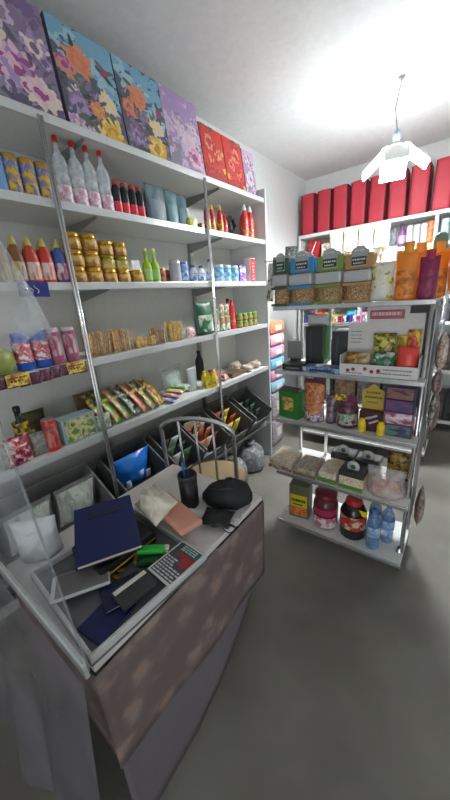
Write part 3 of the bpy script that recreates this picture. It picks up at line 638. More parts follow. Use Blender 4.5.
def fill(k, n, name, cols, lab, seed, h=.14, w=.09):
    R = random.Random(seed)
    vs = [('front', -.75), ('middle', -.15), ('rear', .45)]
    per = n // 3
    for a in range(3):
        for b in range(per):
            u = -1.1 + 2.2 * (b + .5) / per
            t = pouch(name, .083 if per == 2 else .066, h, .03, prt('fill_%d_%d' % (k, (a + b) % 3), cols[(a + b) % 3], 24, .35, offset=a + b), None, 'packet', 0, None, seed + a * 7 + b)
            l, r = in_crate(k, u, vs[a][1], .006, R.uniform(-.2, -.05), 0); t.location = l; t.rotation_euler = r
            pos = ['at one side', 'at the other side'][b] if per == 2 else ORD_S[b]
            t['label'] = lab + ', ' + vs[a][0] + ' row, ' + pos; t['group'] = 'packets in the crate of ' + lab
ORD_S = ['nearest the counter', 'in the middle', 'farthest from the counter']
fill(2, 6, 'snack_packet', [[(60, 90, 60), (200, 206, 200)], [(206, 206, 206), (80, 110, 80)], [(150, 160, 150), (60, 70, 60)]], 'green and white packet', 5, .17)
fill(3, 9, 'snack_packet', [[(206, 100, 50), (226, 150, 90)], [(196, 90, 60), (226, 206, 186)], [(214, 130, 60), (150, 70, 50)]], 'orange snack packet', 6, .16)
t = MB().box(0, 0, 0, .10, .006, .07, .002).build('cream_divider', mat('cream_card', (206, 198, 172), .6)); t['category'] = 'card'
row(t, [in_crate(3, -.7, .80, .13, -.2), in_crate(3, .1, .80, .135, -.2)], 'cream card standing in the orange packet crate, {}', 'cream cards', ['nearer the counter', 'farther from the counter'])
fill(4, 6, 'snack_packet', [[(214, 120, 50), (226, 196, 80)], [(150, 130, 50), (226, 206, 90)], [(60, 50, 44), (190, 90, 50)]], 'yellow and orange packet', 9, .16)
fill(5, 6, 'snack_packet', [[(30, 50, 40), (50, 70, 58)], [(40, 44, 44), (70, 90, 76)], [(34, 40, 38), (90, 106, 96)]], 'dark green packet', 11, .14)
# grey sacks on the floor
sackm = prt('grey_sack_film', [(120, 120, 122), (150, 150, 152), (100, 100, 104), (170, 168, 168)], 16, .35, bump=.4)
t = thing('grey_sack', None, 'sack')
MB().lathe([(0, 0), (.12, 0), (.135, .02), (.14, .08), (.135, .14), (.115, .19), (.08, .215), (.04, .225), (0, .226)], 22).build('sack_body', sackm, t); MB().lathe([(.045, .215), (.022, .235), (.05, .262), (.02, .255), (0, .25)], 10).build('tied_neck', sackm, t)
for v in t.children[0].data.vertices: v.co.x += rnd.uniform(-.012, .012); v.co.y += rnd.uniform(-.012, .012); v.co.z += rnd.uniform(-.012, .012) if v.co.z > .03 else 0
row(t, [((-1.52, 1.57, 0), (0, 0, .3)), ((-1.47, 1.89, 0), (0, 0, 1.2)), ((-1.48, 2.21, 0), (0, 0, 2.2))], 'grey plastic sack on the floor under the crates, {}', 'grey sacks on the floor', ['nearest the chair', 'the middle one', 'nearest the end panel'])

# ------------------------------------------------------------------ beyond the end panel: stacked packs against the wall
t = thing('speckled_sack', None, 'sack'); MB().box(0, 0, 0, .26, .30, .30, .06).build('sack_body', prt('speckled', [(150, 148, 150), (186, 180, 182), (120, 116, 120), (200, 170, 170)], 34, .5, bump=.3), t); MB().box(0, -.15, .1, .1, .006, .1, .002).build('sack_label', m_offwhite, t)
row(t, [((-1.62, 2.78, 0), (0, 0, RL)), ((-1.62, 2.78, .30), (0, 0, RL))], 'speckled grey sack behind the end panel, {}', 'speckled sacks', ['on the floor', 'on top of the other'])
stk = [('lower pale blue', (150, 190, 210)), ('lower pink', (222, 150, 180)), ('upper sky blue', (120, 186, 214)), ('upper pink', (226, 160, 186)), ('pale rose', (230, 180, 190)), ('orange', (236, 140, 96))]
for k, (nm, cc) in enumerate(stk):
    t = thing('tissue_pack', nm + ' tissue pack in the stack behind the end panel', 'tissue pack', 'tissue packs in a stack', (-1.60, 2.80, .602 + .118 * k), (0, 0, RL))
    MB().box(0, 0, 0, .30, .26, .116, .045).build('pack_body', mat('tissue_' + nm.replace(' ', '_'), cc, .4), t)
    MB().box(0, -.1305, .03, .12, .003, .05, .001).build('pack_print', m_white, t)

# ------------------------------------------------------------------ island shelf (gondola)
GX0, GX1, GY0, GY1 = -0.845, -0.115, 1.56, 1.93
GZ = (1.49, 1.142, 0.843, 0.487, 0.123)
def gondola(label, y0, y1, zs, x0, x1, backboard):
    cx, cy = (x0 + x1) / 2, (y0 + y1) / 2
    t = thing('island_shelf', label, 'shelving', loc=(cx, cy, 0))
    w_, d_ = x1 - x0, y1 - y0
    for z in zs:
        sh = MB().box(0, 0, z - .016, w_, d_, .016, .002).build('shelf', m_white, t)
        MB().box(0, -d_ / 2 - .002, z - .02, w_ + .006, .008, .022, .003).build('chrome_edge', m_chrome, sh)
    for px_, yy in ((-w_ / 2 + .012, d_ / 2 - .03), (-w_ / 2 + .19, d_ / 2 - .03), (w_ / 2 - .012, d_ / 2 - .03), (w_ / 2 - .012, -d_ / 2 + .10)):
        MB().tube([(px_, yy, .0), (px_, yy, zs[0])], .011, 10).build('post', m_chrome, t)
        MB().lathe([(.011, 0), (.020, 0), (.020, .008), (.012, .016), (.012, .03), (.011, .03)], 12, px_ - .009 * (1 if px_ > 0 else -1), yy, zs[-1] + .001).build('post_collar', m_chrome, t)
    if backboard: MB().box(w_ / 4 + .03, d_ / 2 - .01, zs[1], w_ / 2 - .1, .006, zs[0] - zs[1] - .03).build('back_board', m_grey, t)
    MB().box(w_ / 2 + .004, .03, .30, .004, d_ * .7, 1.15).build('side_mesh', m_steel, t) if backboard else None
    return t
gondola('chrome and white island shelf full of snacks, standing on the floor', GY0, GY1, GZ, GX0, GX1, True)
gondola('second island shelf behind the first, carrying bright white packs', 2.98, 3.34, (1.68, 1.265, 0.84, 0.48, 0.12), -1.30, -0.15, False)

# --- top: nut bags with arched header cards
nutm = prt('mixed_nuts', [(120, 84, 50), (190, 150, 100), (150, 110, 70), (80, 60, 40), (206, 176, 130)], 85, .5, detail=0, bump=.5)
def nut_bag(w, h, cc, hdr, dark=(40, 44, 44)):
    t = thing('nut_bag', None, 'nut bag')
    MB().pillow(0, 0, 0, w, .07, h * .60, None, .12, 1, .002).build('nut_filling', nutm, t)
    MB().box(0, -.012, h * .36, w * .98, .044, h * .20, .012).build('grey_window', mat('pouch_grey_clear', (182, 184, 184), .3), t)
    MB().box(0, -.036, h * .30, w * .97, .006, h * .05, .001).build('colour_band', hdr, t)
    MB().box(0, -.036, 0.002, w * .97, .006, h * .04, .001).build('base_band', hdr, t)
    MB().box(0, .0, h * .58, w * .98, .02, h * .26, .004).build('header_card', hdr, t)
    mb = MB(); aw = w * .27
    pts = [(-aw, -.012, h * .62)] + [(aw * math.cos(PI - a * PI / 12) * 1.0, -.012, h * .86 + aw * .75 * math.sin(a * PI / 12)) for a in range(13)] + [(aw, -.012, h * .62)]
    mb.poly(pts[::-1], .003).build('arched_badge', mat('badge_grey', (164, 168, 166), .4), t)
    mb = MB(); mb.box(0, -.0135, h * .64, aw * 1.9, .003, h * .14, .001).build('dark_plate', mat('plate_dark', (52, 62, 58), .4), t)
    mb = MB(); scribble(mb, -aw * .8, aw * .8, h * .72, -.0155, .007, 3); scribble(mb, -aw * .7, aw * .7, h * .665, -.0155, .005, 7); scribble(mb, -aw * .55, aw * .55, h * .87, -.0130, .005, 9)
    mb.build('lettering', m_offwhite, t)
    return t
nb = [((56, 92, 70), 'dark green header', (-.865, -.775), .33), ((60, 140, 196), 'blue header', (-.77, -.635), .315), ((120, 146, 70), 'olive green header', (-.625, -.495), .305), ((178, 134, 86), 'tan header', (-.49, -.365), .295)]
for k, (cc, nm, (xa, xb), h) in enumerate(nb):
    t = nut_bag(min(.128, xb - xa), h * .86, None, mat('hdr_%d' % k, cc, .45))
    t.location = ((xa + xb) / 2, 1.605, GZ[0]); t['label'] = 'nut bag with ' + nm + ' on the island shelf top'; t['group'] = 'nut bags with arched badges'
    t2 = dup(t, ((xa + xb) / 2 - .01, 1.70, GZ[0]), None, 'nut bag with ' + nm + ', in the second row behind')
wy = prt('white_orange_pack', [(226, 150, 60), (226, 222, 216), (222, 216, 206), (226, 226, 222), (236, 214, 120), (120, 150, 80)], 20)
t = pouch('snack_packet', .095, .165, .05, wy, None, 'packet', 0, mat('orange_top', (230, 110, 60), .4)); row(t, [((-.325, 1.60, GZ[0]), (0, 0, .05)), ((-.295, 1.70, GZ[0]), (0, 0, -.1))], 'white packet with orange top, {}', 'white and orange packets', ['beside the tan nut bag', 'beside the orange bags'])
og = mat('orange_bag', (242, 140, 44), .3, 0, .15, 30); ogl = prt('orange_bag_face', [(226, 116, 40), (240, 150, 60), (170, 90, 40)], 18)
t = pouch('orange_bag', .085, .20, .055, og, ogl, 'bag', 1, mat('orange_neck', (248, 160, 60), .35)); MB().pillow(0, 0, .185, .04, .03, .045, None, .2, 1, 0, 4, 5).build('bag_neck', mat('orange_neck', (248, 160, 60), .35), t)
row(t, [((-.233, 1.605, GZ[0]), (0, 0, 0)), ((-.20, 1.69, GZ[0]), (0, 0, .1)), ((-.135, 1.76, GZ[0]), (0, 0, .4))], 'bright orange bag {}', 'orange bags', ['in front, beside the white packets', 'in the second row', 'by the tall green tube'])
t = pouch('purple_bag', .07, .165, .055, mat('plum_bag', (140, 40, 80), .3, 0, .15, 30), prt('plum_face', [(130, 36, 76), (160, 60, 100), (110, 30, 60)], 18), 'bag', 1); MB().pillow(0, 0, .15, .034, .03, .04, None, .2, 1, 0, 4, 5).build('bag_neck', mat('plum_neck', (170, 50, 90), .35), t); row(t, [((-.152, 1.60, GZ[0]), (0, 0, 0))], 'plum-coloured bag at the corner of the island shelf top')
t = thing('green_tube', 'tall grey-green rounded tube standing behind the plum bag', 'tube', loc=(-.142, 1.82, GZ[0])); MB().lathe([(0, 0), (.028, 0), (.028, .24), (.024, .262), (.012, .272), (0, .273)], 16).build('tube_body', mat('sage_green', (104, 130, 110), .35), t); MB().box(0, -.028, .06, .012, .003, .15, .001).build('pale_stripe', mat('pale_sage', (170, 186, 170), .4), t)
# sachets hung on the end of the island shelf
zeb = prt('black_white_print', [(30, 30, 32), (214, 214, 212), (60, 60, 64), (200, 200, 204)], 45, .4); crs = prt('cream_print', [(206, 206, 190), (60, 80, 60), (214, 212, 200), (190, 200, 180)], 30, .4, (1, 1, .5))
t = pouch('hanging_sachet', .075, .16, .02, zeb, None, 'sachet', 0); row(t, [((-.955, 1.80, 1.60), (0, .12, .2)), ((-.915, 1.89, 1.66), (0, .1, .1))], 'black and white sachet hung beside the dark green nut bag, {}', 'black and white sachets', ['front', 'rear'])
t = pouch('hanging_sachet', .05, .22, .02, crs, None, 'sachet', 0); row(t, [((-1.015, 1.82, 1.515), (0, .1, .1))], 'narrow cream sachet hung at the island shelf end')
mb = MB(); mb.tube([(-.82, 1.86, 1.47), (-.90, 1.84, 1.74), (-1.05, 1.83, 1.75)], .004); mb.tube([(-.90, 1.84, 1.74), (-.90, 1.88, 1.80)], .004); o = mb.build('hanging_hook', m_chrome); tag(o, 'chrome wire hook holding sachets at the island shelf end', 'hook')

# --- second level
z = GZ[1]
t = thing('flat_box', 'pale blue flat box lying at the front of the island second level', 'box', loc=(-.585, 1.62, z)); MB().box(0, 0, 0, .20, .10, .028, .003).build('box_body', prt('blue_flat', [(120, 140, 170), (190, 196, 206), (60, 80, 130), (140, 170, 200)], 20, .4), t); MB().box(0, -.051, .006, .12, .002, .014).build('box_print', mat('navy_print', (40, 56, 110), .4), t)
t = thing('flat_box', 'black flat box lying beside the pale blue flat box', 'box', loc=(-.745, 1.63, z)); MB().box(0, 0, 0, .125, .11, .036, .003).build('box_body', m_black, t); MB().box(0, -.056, .010, .08, .002, .008).build('box_print', m_grey, t)
t = thing('grey_card', 'square grey card standing behind the black flat box', 'card', loc=(-.80, 1.72, z)); MB().box(0, 0, .04, .085, .012, .105, .002).build('card_panel', mat('mid_grey_card', (128, 128, 128), .5), t); MB().box(0, .02, 0, .05, .05, .05, .002).build('card_foot', m_dark, t)
binm = mat('black_green_case', (26, 34, 32), .45)
for xx, nm, hh in ((-.685, 'beside the grey card', .225), (-.535, 'beside the grey back board', .20)):
    t = thing('book_file', 'black file box with green edge ' + nm, 'file box', 'black file boxes', (xx, 1.79, z), (0, 0, .12)); MB().box(0, 0, 0, .10, .16, hh, .004).build('file_body', binm, t); MB().box(.051, 0, .004, .006, .15, hh - .008, .002).build('green_edge', mat('edge_green', (50, 110, 50), .5), t)
    MB().box(-.02, -.081, .02, .012, .003, hh - .04).build('spine_stripe', m_dark, t)
t = pouch('white_bag', .13, .06, .06, mat('white_carrier', (206, 208, 208), .5, 0, .3, 30), None, 'bag', 0); row(t, [((-.685, 1.79, z + .227), (0, 0, 0))], 'white crumpled bag on top of the first black file box')
# counter display carton with packs
t = thing('display_carton', 'white display carton with red-lettered header on the island second level', 'display carton', loc=(-.316, 1.64, z))
wcard = mat('white_card', (214, 210, 206), .5)
MB().box(0, 0, 0, .345, .12, .006).build('carton_floor', wcard, t)
fl = MB().box(0, -.06, 0, .345, .004, .058, .001).build('front_lip', wcard, t)
mb = MB()
for k, x in enumerate((-.13, -.105, -.05, -.02, .01)):
    mb.lathe([(0, -.009), (.007, -.006), (.009, 0), (.007, .006), (0, .009)], 8, x, -.0635, .026 + .006 * (k % 3), sy=.15)
mb.build('cherry_print', mat('cherry_red', (150, 30, 50), .4), fl)
mb = MB(); scribble(mb, .03, .15, .036, -.0635, .006, 12); scribble(mb, .0, .15, .018, -.0635, .005, 15); scribble(mb, -.14, -.06, .012, -.0635, .004, 17); mb.build('lettering', mat('grey_ink', (110, 100, 104), .5), fl)
bk = MB().poly([(-.17, .055, 0), (-.17, .055, .17), (-.17, .055, .245), (-.085, .055, .25), (-.085, .055, .325), (.10, .055, .325), (.10, .055, .285), (.165, .055, .285), (.165, .055, 0)][::-1], .004).build('back_header', wcard, t)
mb = MB(); mb.box(.005, .0525, .262, .15, .003, .042, .001).build('red_panel', mat('muted_red_print', (178, 90, 104), .5), bk)
mb = MB(); scribble(mb, -.06, .07, .278, .0502, .016, 21); mb.build('lettering', mat('pale_pink_print', (226, 200, 200), .5), bk)
mb = MB()
for k in range(4): scribble(mb, -.155, -.10, .20 - .018 * k, .053, .004, 30 + k)
mb.build('lettering', mat('grey_ink', (110, 100, 104), .5), bk)
for s in (-1, 1): MB().box(s * .171, 0, 0, .003, .12, .10, .001).build('side_panel', wcard, t)
pk = [(-.125, .075, .10, [(180, 110, 40), (206, 160, 80), (120, 80, 40)], 'orange-brown packet in the display carton'), (-.075, .06, .10, [(190, 170, 120), (150, 110, 60), (206, 190, 150)], 'beige packet in the display carton'), (.003, .10, .19, [(150, 120, 30), (206, 176, 50), (40, 70, 40), (220, 200, 90)], 'tall gold and green packet in the display carton'), (.077, .042, .18, [(206, 176, 60), (226, 200, 90), (150, 130, 40)], 'golden packet in the display carton'), (.127, .055, .205, [(230, 200, 50), (240, 214, 80), (200, 60, 50)], 'tall yellow packet in the display carton')]
for x, w_, h_, cc, lb in pk:
    q = pouch('snack_packet', w_, h_, .035, prt('disp_%s' % lb.split()[0] + str(int(h_ * 100)), cc, 24, .3), None, 'packet', 0); row(q, [((-.31 + x, 1.645 + (.015 if h_ > .15 else -.02), z + .008), (-.08, 0, 0))], lb)
q = pouch('snack_packet', .10, .085, .035, prt('disp_green', [(30, 110, 70), (60, 140, 90), (20, 80, 50), (206, 214, 200)], 22, .3), None, 'packet', 0); row(q, [((-.30, 1.615, z + .03), (-.15, 0, 0))], 'low green packet at the front of the display carton')
q = pouch('snack_packet', .085, .115, .04, mat('coral_pouch', (226, 70, 60), .35), None, 'packet', 0); row(q, [((-.197, 1.61, z + .03), (-.12, 0, 0))], 'coral red packet at the front of the display carton')

# --- third level
z = GZ[2]
t = thing('green_box', 'open green box with picture, at the outer end of the third level', 'box', loc=(-.775, 1.645, z), rot=(0, 0, -.2))
MB().box(0, 0, 0, .135, .10, .165, .003).build('box_body', mat('leaf_green', (44, 120, 46), .4), t); MB().box(0, -.0515, .05, .08, .002, .08).build('picture_panel', prt('green_box_pic', [(90, 160, 60), (214, 190, 120), (200, 120, 60), (60, 130, 50)], 26), t)
MB().poly([(-.067, -.05, .165), (.067, -.05, .165), (.06, -.01, .185), (-.06, -.01, .185)], .003).build('lid_flap', mat('dark_lid', (60, 60, 56), .5), t)
om = prt('orange_balls', [(206, 110, 50), (226, 150, 90), (170, 90, 60)], 40, .35, bump=.3)
t = thing('snack_bag', 'bag with orange balls above a black and white print, third level', 'bag', loc=(-.64, 1.64, z)); MB().pillow(0, 0, 0, .118, .08, .225, None, .1, 1, .003).build('bag_body', om, t); MB().pillow(0, -.006, .005, .115, .078, .10, None, .08, 1, .002).build('zebra_print', prt('zebra', [(210, 206, 210), (70, 60, 90), (226, 222, 222), (110, 100, 130)], 26, .4), t); MB().box(0, 0, .215, .118, .005, .03, .001).build('plum_top', mat('plum_top', (96, 40, 60), .4), t)
gm = film('smoky_clear', (120, 96, 110), .6, .2, 20)
t = pouch('berry_bag', .06, .16, .06, prt('berry_bag_m', [(110, 80, 100), (140, 120, 130), (80, 60, 80)], 22, .35), None, 'bag', 1); row(t, [((-.545, 1.65, z), (0, 0, 0)), ((-.555, 1.74, z), (0, 0, .2))], 'grey-purple snack bag {}', 'grey-purple bags', ['beside the round berry jar', 'in the row behind'])
t = jar('berry_jar', .055, .15, prt('berry_jar_m', [(90, 50, 66), (120, 70, 80), (70, 40, 56)], 30, .3), prt('berry_label', [(110, 60, 70), (90, 160, 110), (206, 190, 190), (100, 50, 60)], 26), mat('purple_lid', (96, 50, 80), .4), 'jar', .12, (.15, .55)); row(t, [((-.452, 1.64, z), (0, 0, 0))], 'round berry jar with purple lid on the third level')
MB().box(-.03, -.04, .152, .06, .004, .035, .001).build('yellow_card', prt('yellow_lettering', [(226, 196, 40), (60, 40, 40), (236, 206, 60)], 40), t); MB().box(.03, -.04, .152, .05, .004, .035, .001).build('purple_card', mat('purple_card', (110, 40, 80), .5), t)
t = thing('display_carton', 'dark carton with arched yellow header and white slashes, third level', 'display carton', loc=(-.335, 1.655, z))
MB().box(0, 0, 0, .105, .08, .105, .003).build('carton_body', mat('dark_wine_card', (66, 28, 40), .45), t)
ph = MB().poly(([(-.05, .01, .10), (-.058, .01, .205), (-.03, .01, .215)] + [(-.028 + .056 * k / 6, .01, .215 + .026 * math.sin(PI * k / 6)) for k in range(1, 6)] + [(.03, .01, .215), (.058, .01, .205), (.05, .01, .10)])[::-1], .004).build('yellow_header', mat('header_yellow', (196, 170, 62), .5), t)
mb = MB(); scribble(mb, -.035, .035, .19, .0085, .010, 41); scribble(mb, -.04, .04, .165, .0085, .010, 42); scribble(mb, -.03, .03, .14, .0085, .006, 43); mb.build('lettering', mat('brown_ink', (110, 84, 40), .5), ph)
mb = MB()
for k, (x, zz) in enumerate(((.012, .075), (.02, .05), (-.02, .062))): mb.box(x, -.0412, zz, .05, .002, .010, 0, None, Matrix.Rotation(-.5, 3, 'Y'))
mb.build('white_slashes', mat('slash_white', (196, 186, 190), .4), t)
t = bottle('mini_bottle', .019, .072, m_yel, mat('yellow_face', (214, 186, 50), .4), m_yel, 'bottle', .7, .6, (.2, .5), 0, .15); row(t, [((-.365, 1.595, z), (0, 0, 0)), ((-.275, 1.59, z), (0, 0, 0))], 'mini yellow bottle {}', 'mini yellow bottles', ['beside the berry jar', 'in front of the purple cartons'])
pc = [('plum carton with green strip, lowest of the stack', (90, 50, 84), [(60, 44, 84), (90, 130, 120), (70, 50, 90)]), ('pink and white carton in the middle of the stack', (150, 80, 110), [(206, 130, 150), (230, 214, 220), (140, 70, 100)]), ('dark purple carton, third from the shelf in the stack', (50, 36, 76), [(56, 40, 84), (80, 60, 110), (110, 70, 110)]), ('navy carton with a brown patch, topmost of the stack', (44, 40, 84), [(50, 44, 90), (150, 100, 70), (56, 50, 100)])]
for k, (lb, cc, fc) in enumerate(pc):
    t = carton('biscuit_carton', .13, .12, .062, mat('bc_%d' % k, cc, .45), prt('bcf_%d' % k, fc, 20, .4, (.6, 1, 1.4), offset=k * 2), 'carton'); row(t, [((-.208, 1.665, z + .0635 * k), (0, 0, jit(.05)))], lb + ' on the third level'); t['group'] = 'stacked biscuit cartons'

# --- fourth level: trays
z = GZ[3]
nutp = prt('pale_biscuits', [(190, 164, 130), (226, 208, 178), (236, 222, 196), (206, 182, 148)], 40, .6, detail=0, bump=.6)
def tray(w, d, h, fillm, rim, name='biscuit_tray'):
    t = thing(name, None, 'tray')
    MB().box(0, 0, .003, w * .94, d * .94, h * .8, .012).build('biscuit_filling', fillm, t)
    MB().box(0, 0, 0, w, d, h, .008).build('clear_wrapper', m_film, t)
    MB().box(0, -d / 2 - .001, 0, w * .98, .003, h * .35, .001).build('front_label', rim, t)
    return t
t = tray(.165, .19, .075, nutp, prt('lab_wine', [(206, 196, 186), (130, 50, 56), (214, 206, 196)], 30)); row(t, [((-.835, 1.67, z), (0, 0, 0)), ((-.80, 1.80, z + .0), (0, 0, .1))][:1], 'clear tray of pale biscuits at the outer end of the fourth level')
t = tray(.145, .20, .06, prt('brown_crackers', [(160, 138, 112), (190, 168, 142), (140, 118, 96)], 40, .6), mat('brown_lab', (130, 106, 86), .5)); row(t, [((-.672, 1.67, z), (0, 0, 0))], 'tray of brown crackers on the fourth level')
t = tray(.11, .18, .075, nutp, mat('green_lab', (84, 130, 50), .5)); row(t, [((-.535, 1.668, z), (-.0, 0, 0))], 'tray of pale round biscuits with green label, fourth level')
t = thing('badge_box', None, 'box'); MB().box(0, 0, 0, .13, .12, .10, .006).build('box_body', nutp, t); MB().box(0, 0, .075, .134, .124, .03, .004).build('black_lid', m_dark, t); MB().box(0, -.063, 0.0, .13, .003, .022, .001).build('green_strip', mat('green_lab', (84, 130, 50), .5), t)
MB().lathe([(0, -.002), (.034, -.002), (.034, .002), (0, .002)], 20).xf(Matrix.Translation((0, -.02, .125)) @ Matrix.Rotation(PI / 2, 4, 'X')).build('round_badge', mat('badge_white', (196, 196, 192), .5), t); MB().lathe([(0, 0), (.014, 0), (.014, .003), (0, .003)], 14).xf(Matrix.Translation((0, -.0225, .125)) @ Matrix.Rotation(PI / 2, 4, 'X')).build('badge_print', mat('badge_green', (70, 96, 60), .5), t)
row(t, [((-.400, 1.64, z), (0, 0, 0)), ((-.505, 1.81, z), (0, 0, 0)), ((-.36, 1.80, z), (0, 0, 0))], 'biscuit box with a round white badge, {}', 'round-badged biscuit boxes', ['front one', 'rear one behind the green tray', 'rear one behind the front box'])
t = thing('biscuit_bag', 'clear bag of pinkish biscuits at the aisle corner of the fourth level', 'bag', loc=(-.238, 1.645, z)); MB().pillow(0, 0, 0, .15, .10, .08, None, .2, 1, .004).build('biscuits', prt('pink_biscuits', [(206, 150, 120), (222, 180, 156), (196, 120, 100)], 50, .6, detail=0, bump=.5), t); MB().pillow(0, 0, 0, .185, .13, .15, None, .2, 1, .008, seed=9).build('clear_wrapper', film('milky_film', (222, 216, 216), .4, .25, 20), t)
t = pouch('snack_packet', .13, .17, .05, prt('wine_yellow', [(90, 40, 60), (110, 60, 76), (206, 180, 60), (80, 36, 56)], 18), None, 'packet', 0); row(t, [((-.20, 1.81, z), (0, 0, 0))], 'wine-coloured packet with yellow spot at the rear of the fourth level')

# --- bottom level
z = GZ[4]
t = thing('cooking_oil_box', 'grey-green box with yellow and orange label on the lowest island shelf', 'box', loc=(-.735, 1.68, z), rot=(0, 0, .12)); MB().box(0, 0, 0, .13, .10, .245, .006).build('box_body', mat('olive_grey', (96, 98, 76), .5), t)
MB().box(0, -.0515, .085, .11, .003, .09, .001).build('yellow_label', mat('label_yellow', (206, 186, 40), .4), t); MB().box(0, -.0515, .02, .11, .003, .063, .001).build('orange_label', prt('label_orange', [(206, 110, 40), (220, 140, 60), (190, 80, 40)], 26), t)
mb = MB(); scribble(mb, -.045, .045, .125, -.054, .02, 51); scribble(mb, -.04, .03, .10, -.054, .010, 52); mb.build('lettering', mat('dark_ink', (40, 36, 34), .5), t)
t = jar('pickle_jar', .075, .24, prt('dark_pickle', [(90, 36, 50), (120, 50, 60), (70, 40, 50)], 26, .25), prt('white_pink_lab', [(206, 196, 196), (190, 80, 100), (214, 206, 204)], 16), mat('dark_red_lid', (110, 30, 44), .4), 'jar', .14, (.06, .36)); MB().lathe([(.077, .10), (.077, .145)], 16).build('pink_band', mat('pink_band', (170, 44, 80), .4), t); row(t, [((-.565, 1.675, z), (0, 0, 0))], 'large pickle jar with white label on the lowest island shelf')
t = bottle('syrup_bottle', .075, .25, mat('dark_syrup', (36, 22, 24), .2), prt('syrup_lab', [(180, 36, 36), (214, 190, 160), (150, 30, 34), (200, 60, 50)], 20), mat('red_cap', (180, 40, 40), .35), 'bottle', .66, .55, (.28, .64), 0, .12); MB().box(.06, -.04, .17, .05, .004, .035, .001).build('yellow_tag', m_yel, t); row(t, [((-.395, 1.675, z), (0, 0, 0))], 'dark round bottle with red label on the lowest island shelf')
wb = film('blue_water_bottle', (120, 160, 206), .55, .1, 20)
t = bottle('water_bottle', .036, .25, wb, prt('water_lab', [(90, 130, 190), (190, 206, 226), (110, 150, 206)], 22), mat('blue_cap', (80, 120, 190), .4), 'bottle', .66, .36, (.35, .6), .06); row(t, [((-.272, 1.625, z), (0, 0, 0)), ((-.215, 1.72, z), (0, 0, 0)), ((-.29, 1.75, z), (0, 0, 0))], 'clear blue water bottle {}', 'water bottles on the lowest shelf', ['at the front', 'next to the aisle', 'behind the front one'])

# --- bags hanging on the aisle end of the island shelf
hb = [('bread', [(176, 130, 90), (206, 190, 170), (150, 100, 70), (214, 206, 200)], 1.17, .17, 'clear bread bag hung high'), ('yellow', [(206, 196, 60), (196, 196, 180), (110, 100, 60), (90, 70, 90)], .86, .19, 'yellow and white snack bag hung'), ('wine', [(120, 70, 80), (170, 150, 150), (90, 50, 60)], 1.06, .10, 'wine and grey snack bag hung'), ('brown', [(120, 96, 80), (150, 126, 110), (90, 70, 60), (190, 170, 160)], .30, .19, 'brown patterned bag hung low')]
for k, (nm, cc, zz, h_, lb) in enumerate(hb):
    t = pouch('hanging_bag', .14, h_, .045, prt('hb_' + nm, cc, 24, .35), None, 'bag', 0, m_film); row(t, [((-.075, 1.72 + .04 * (k % 2), zz), (0, 0, PI / 2))], lb + ' on the aisle end of the island shelf')
t = pouch('hanging_bag', .12, .20, .045, prt('hb_orange', [(230, 140, 50), (240, 180, 90), (226, 120, 40)], 20, .35), None, 'bag', 0, m_film); row(t, [((-.072, 1.77, 1.50), (0, 0, PI / 2))], 'orange bag hung beside the green tube at the aisle end')

# ------------------------------------------------------------------ packs on the second island shelf, close under the lamp
z = 1.68
wp = prt('bright_white_pack', [(240, 240, 236), (236, 236, 230), (242, 240, 234), (238, 226, 150)], 9, .4)
sp = []; nm = []
for r_ in range(2):
    for k in range(5 - r_):
        sp.append(((-1.09 + .125 * k + .06 * r_, 3.07, z + .0015 + .178 * r_), (0, 0, jit(.1)))); nm.append(('upper' if r_ else 'lower') + ' tier, ' + (['at the wall end', 'next to the wall end', 'in the middle', 'next to the aisle end', 'at the aisle end'] if not r_ else ['at the wall end', 'next to the wall end', 'next to the aisle end', 'at the aisle end'])[k])
t = thing('white_pack', None, 'pack'); MB().pillow(0, 0, 0, .114, .12, .176, None, .12, 1, .004).build('pack_body', wp, t); MB().pillow(0, -.022, .03, .06, .08, .06, None, .1, 1, 0, 4, 5).build('pack_print', prt('pack_print', [(150, 210, 224), (240, 222, 120), (232, 130, 110)], 12, .4), t)
row(t, sp, 'bright white pack under the lamp, {}', 'bright white packs under the lamp', nm)
for k, (cn, cc, x) in enumerate((('cyan', (70, 190, 200), -.475), ('orange', (240, 150, 40), -.415), ('sky blue', (90, 180, 220), -.355), ('yellow', (240, 200, 50), -.295), ('coral', (230, 90, 60), -.235))):
    t = bottle('cleaner_bottle', .028, .155 - .012 * (k % 2), mat('clean_' + cn.replace(' ', '_'), cc, .35), m_white, mat('clean_' + cn.replace(' ', '_'), cc, .35), 'bottle', .6, .8, (.2, .5), 0, .2); row(t, [((x + .0, 3.05 + .02 * (k % 2), z + .0015), (0, 0, 0))], cn + ' cleaning bottle on the second island shelf'); t['group'] = 'cleaning bottles behind the orange bags'
for k, (cc, x, lb, h_) in enumerate((((110, 170, 200), -1.21, 'pale blue', .07), ((230, 210, 60), -1.10, 'yellow', .065), ((220, 200, 90), -1.03, 'pale yellow', .06), ((200, 60, 60), -.96, 'red', .06), ((50, 70, 150), -.885, 'navy', .065), ((226, 140, 180), -.80, 'pink', .06), ((70, 150, 90), -.70, 'green', .07), ((226, 226, 226), -.60, 'white', .065))):
    t = carton('soap_box', .07, .10, h_, mat('soap_' + lb.replace(' ', '_'), cc, .4), prt('soapf_' + lb.replace(' ', '_'), [cc, (226, 226, 226), tuple(c // 2 for c in cc)], 14), 'box'); row(t, [((x, 3.06, 1.2665), (0, 0, jit(.08)))], lb + ' soap box seen through the island shelf, second island shelf'); t['group'] = 'soap boxes on the second island shelf'
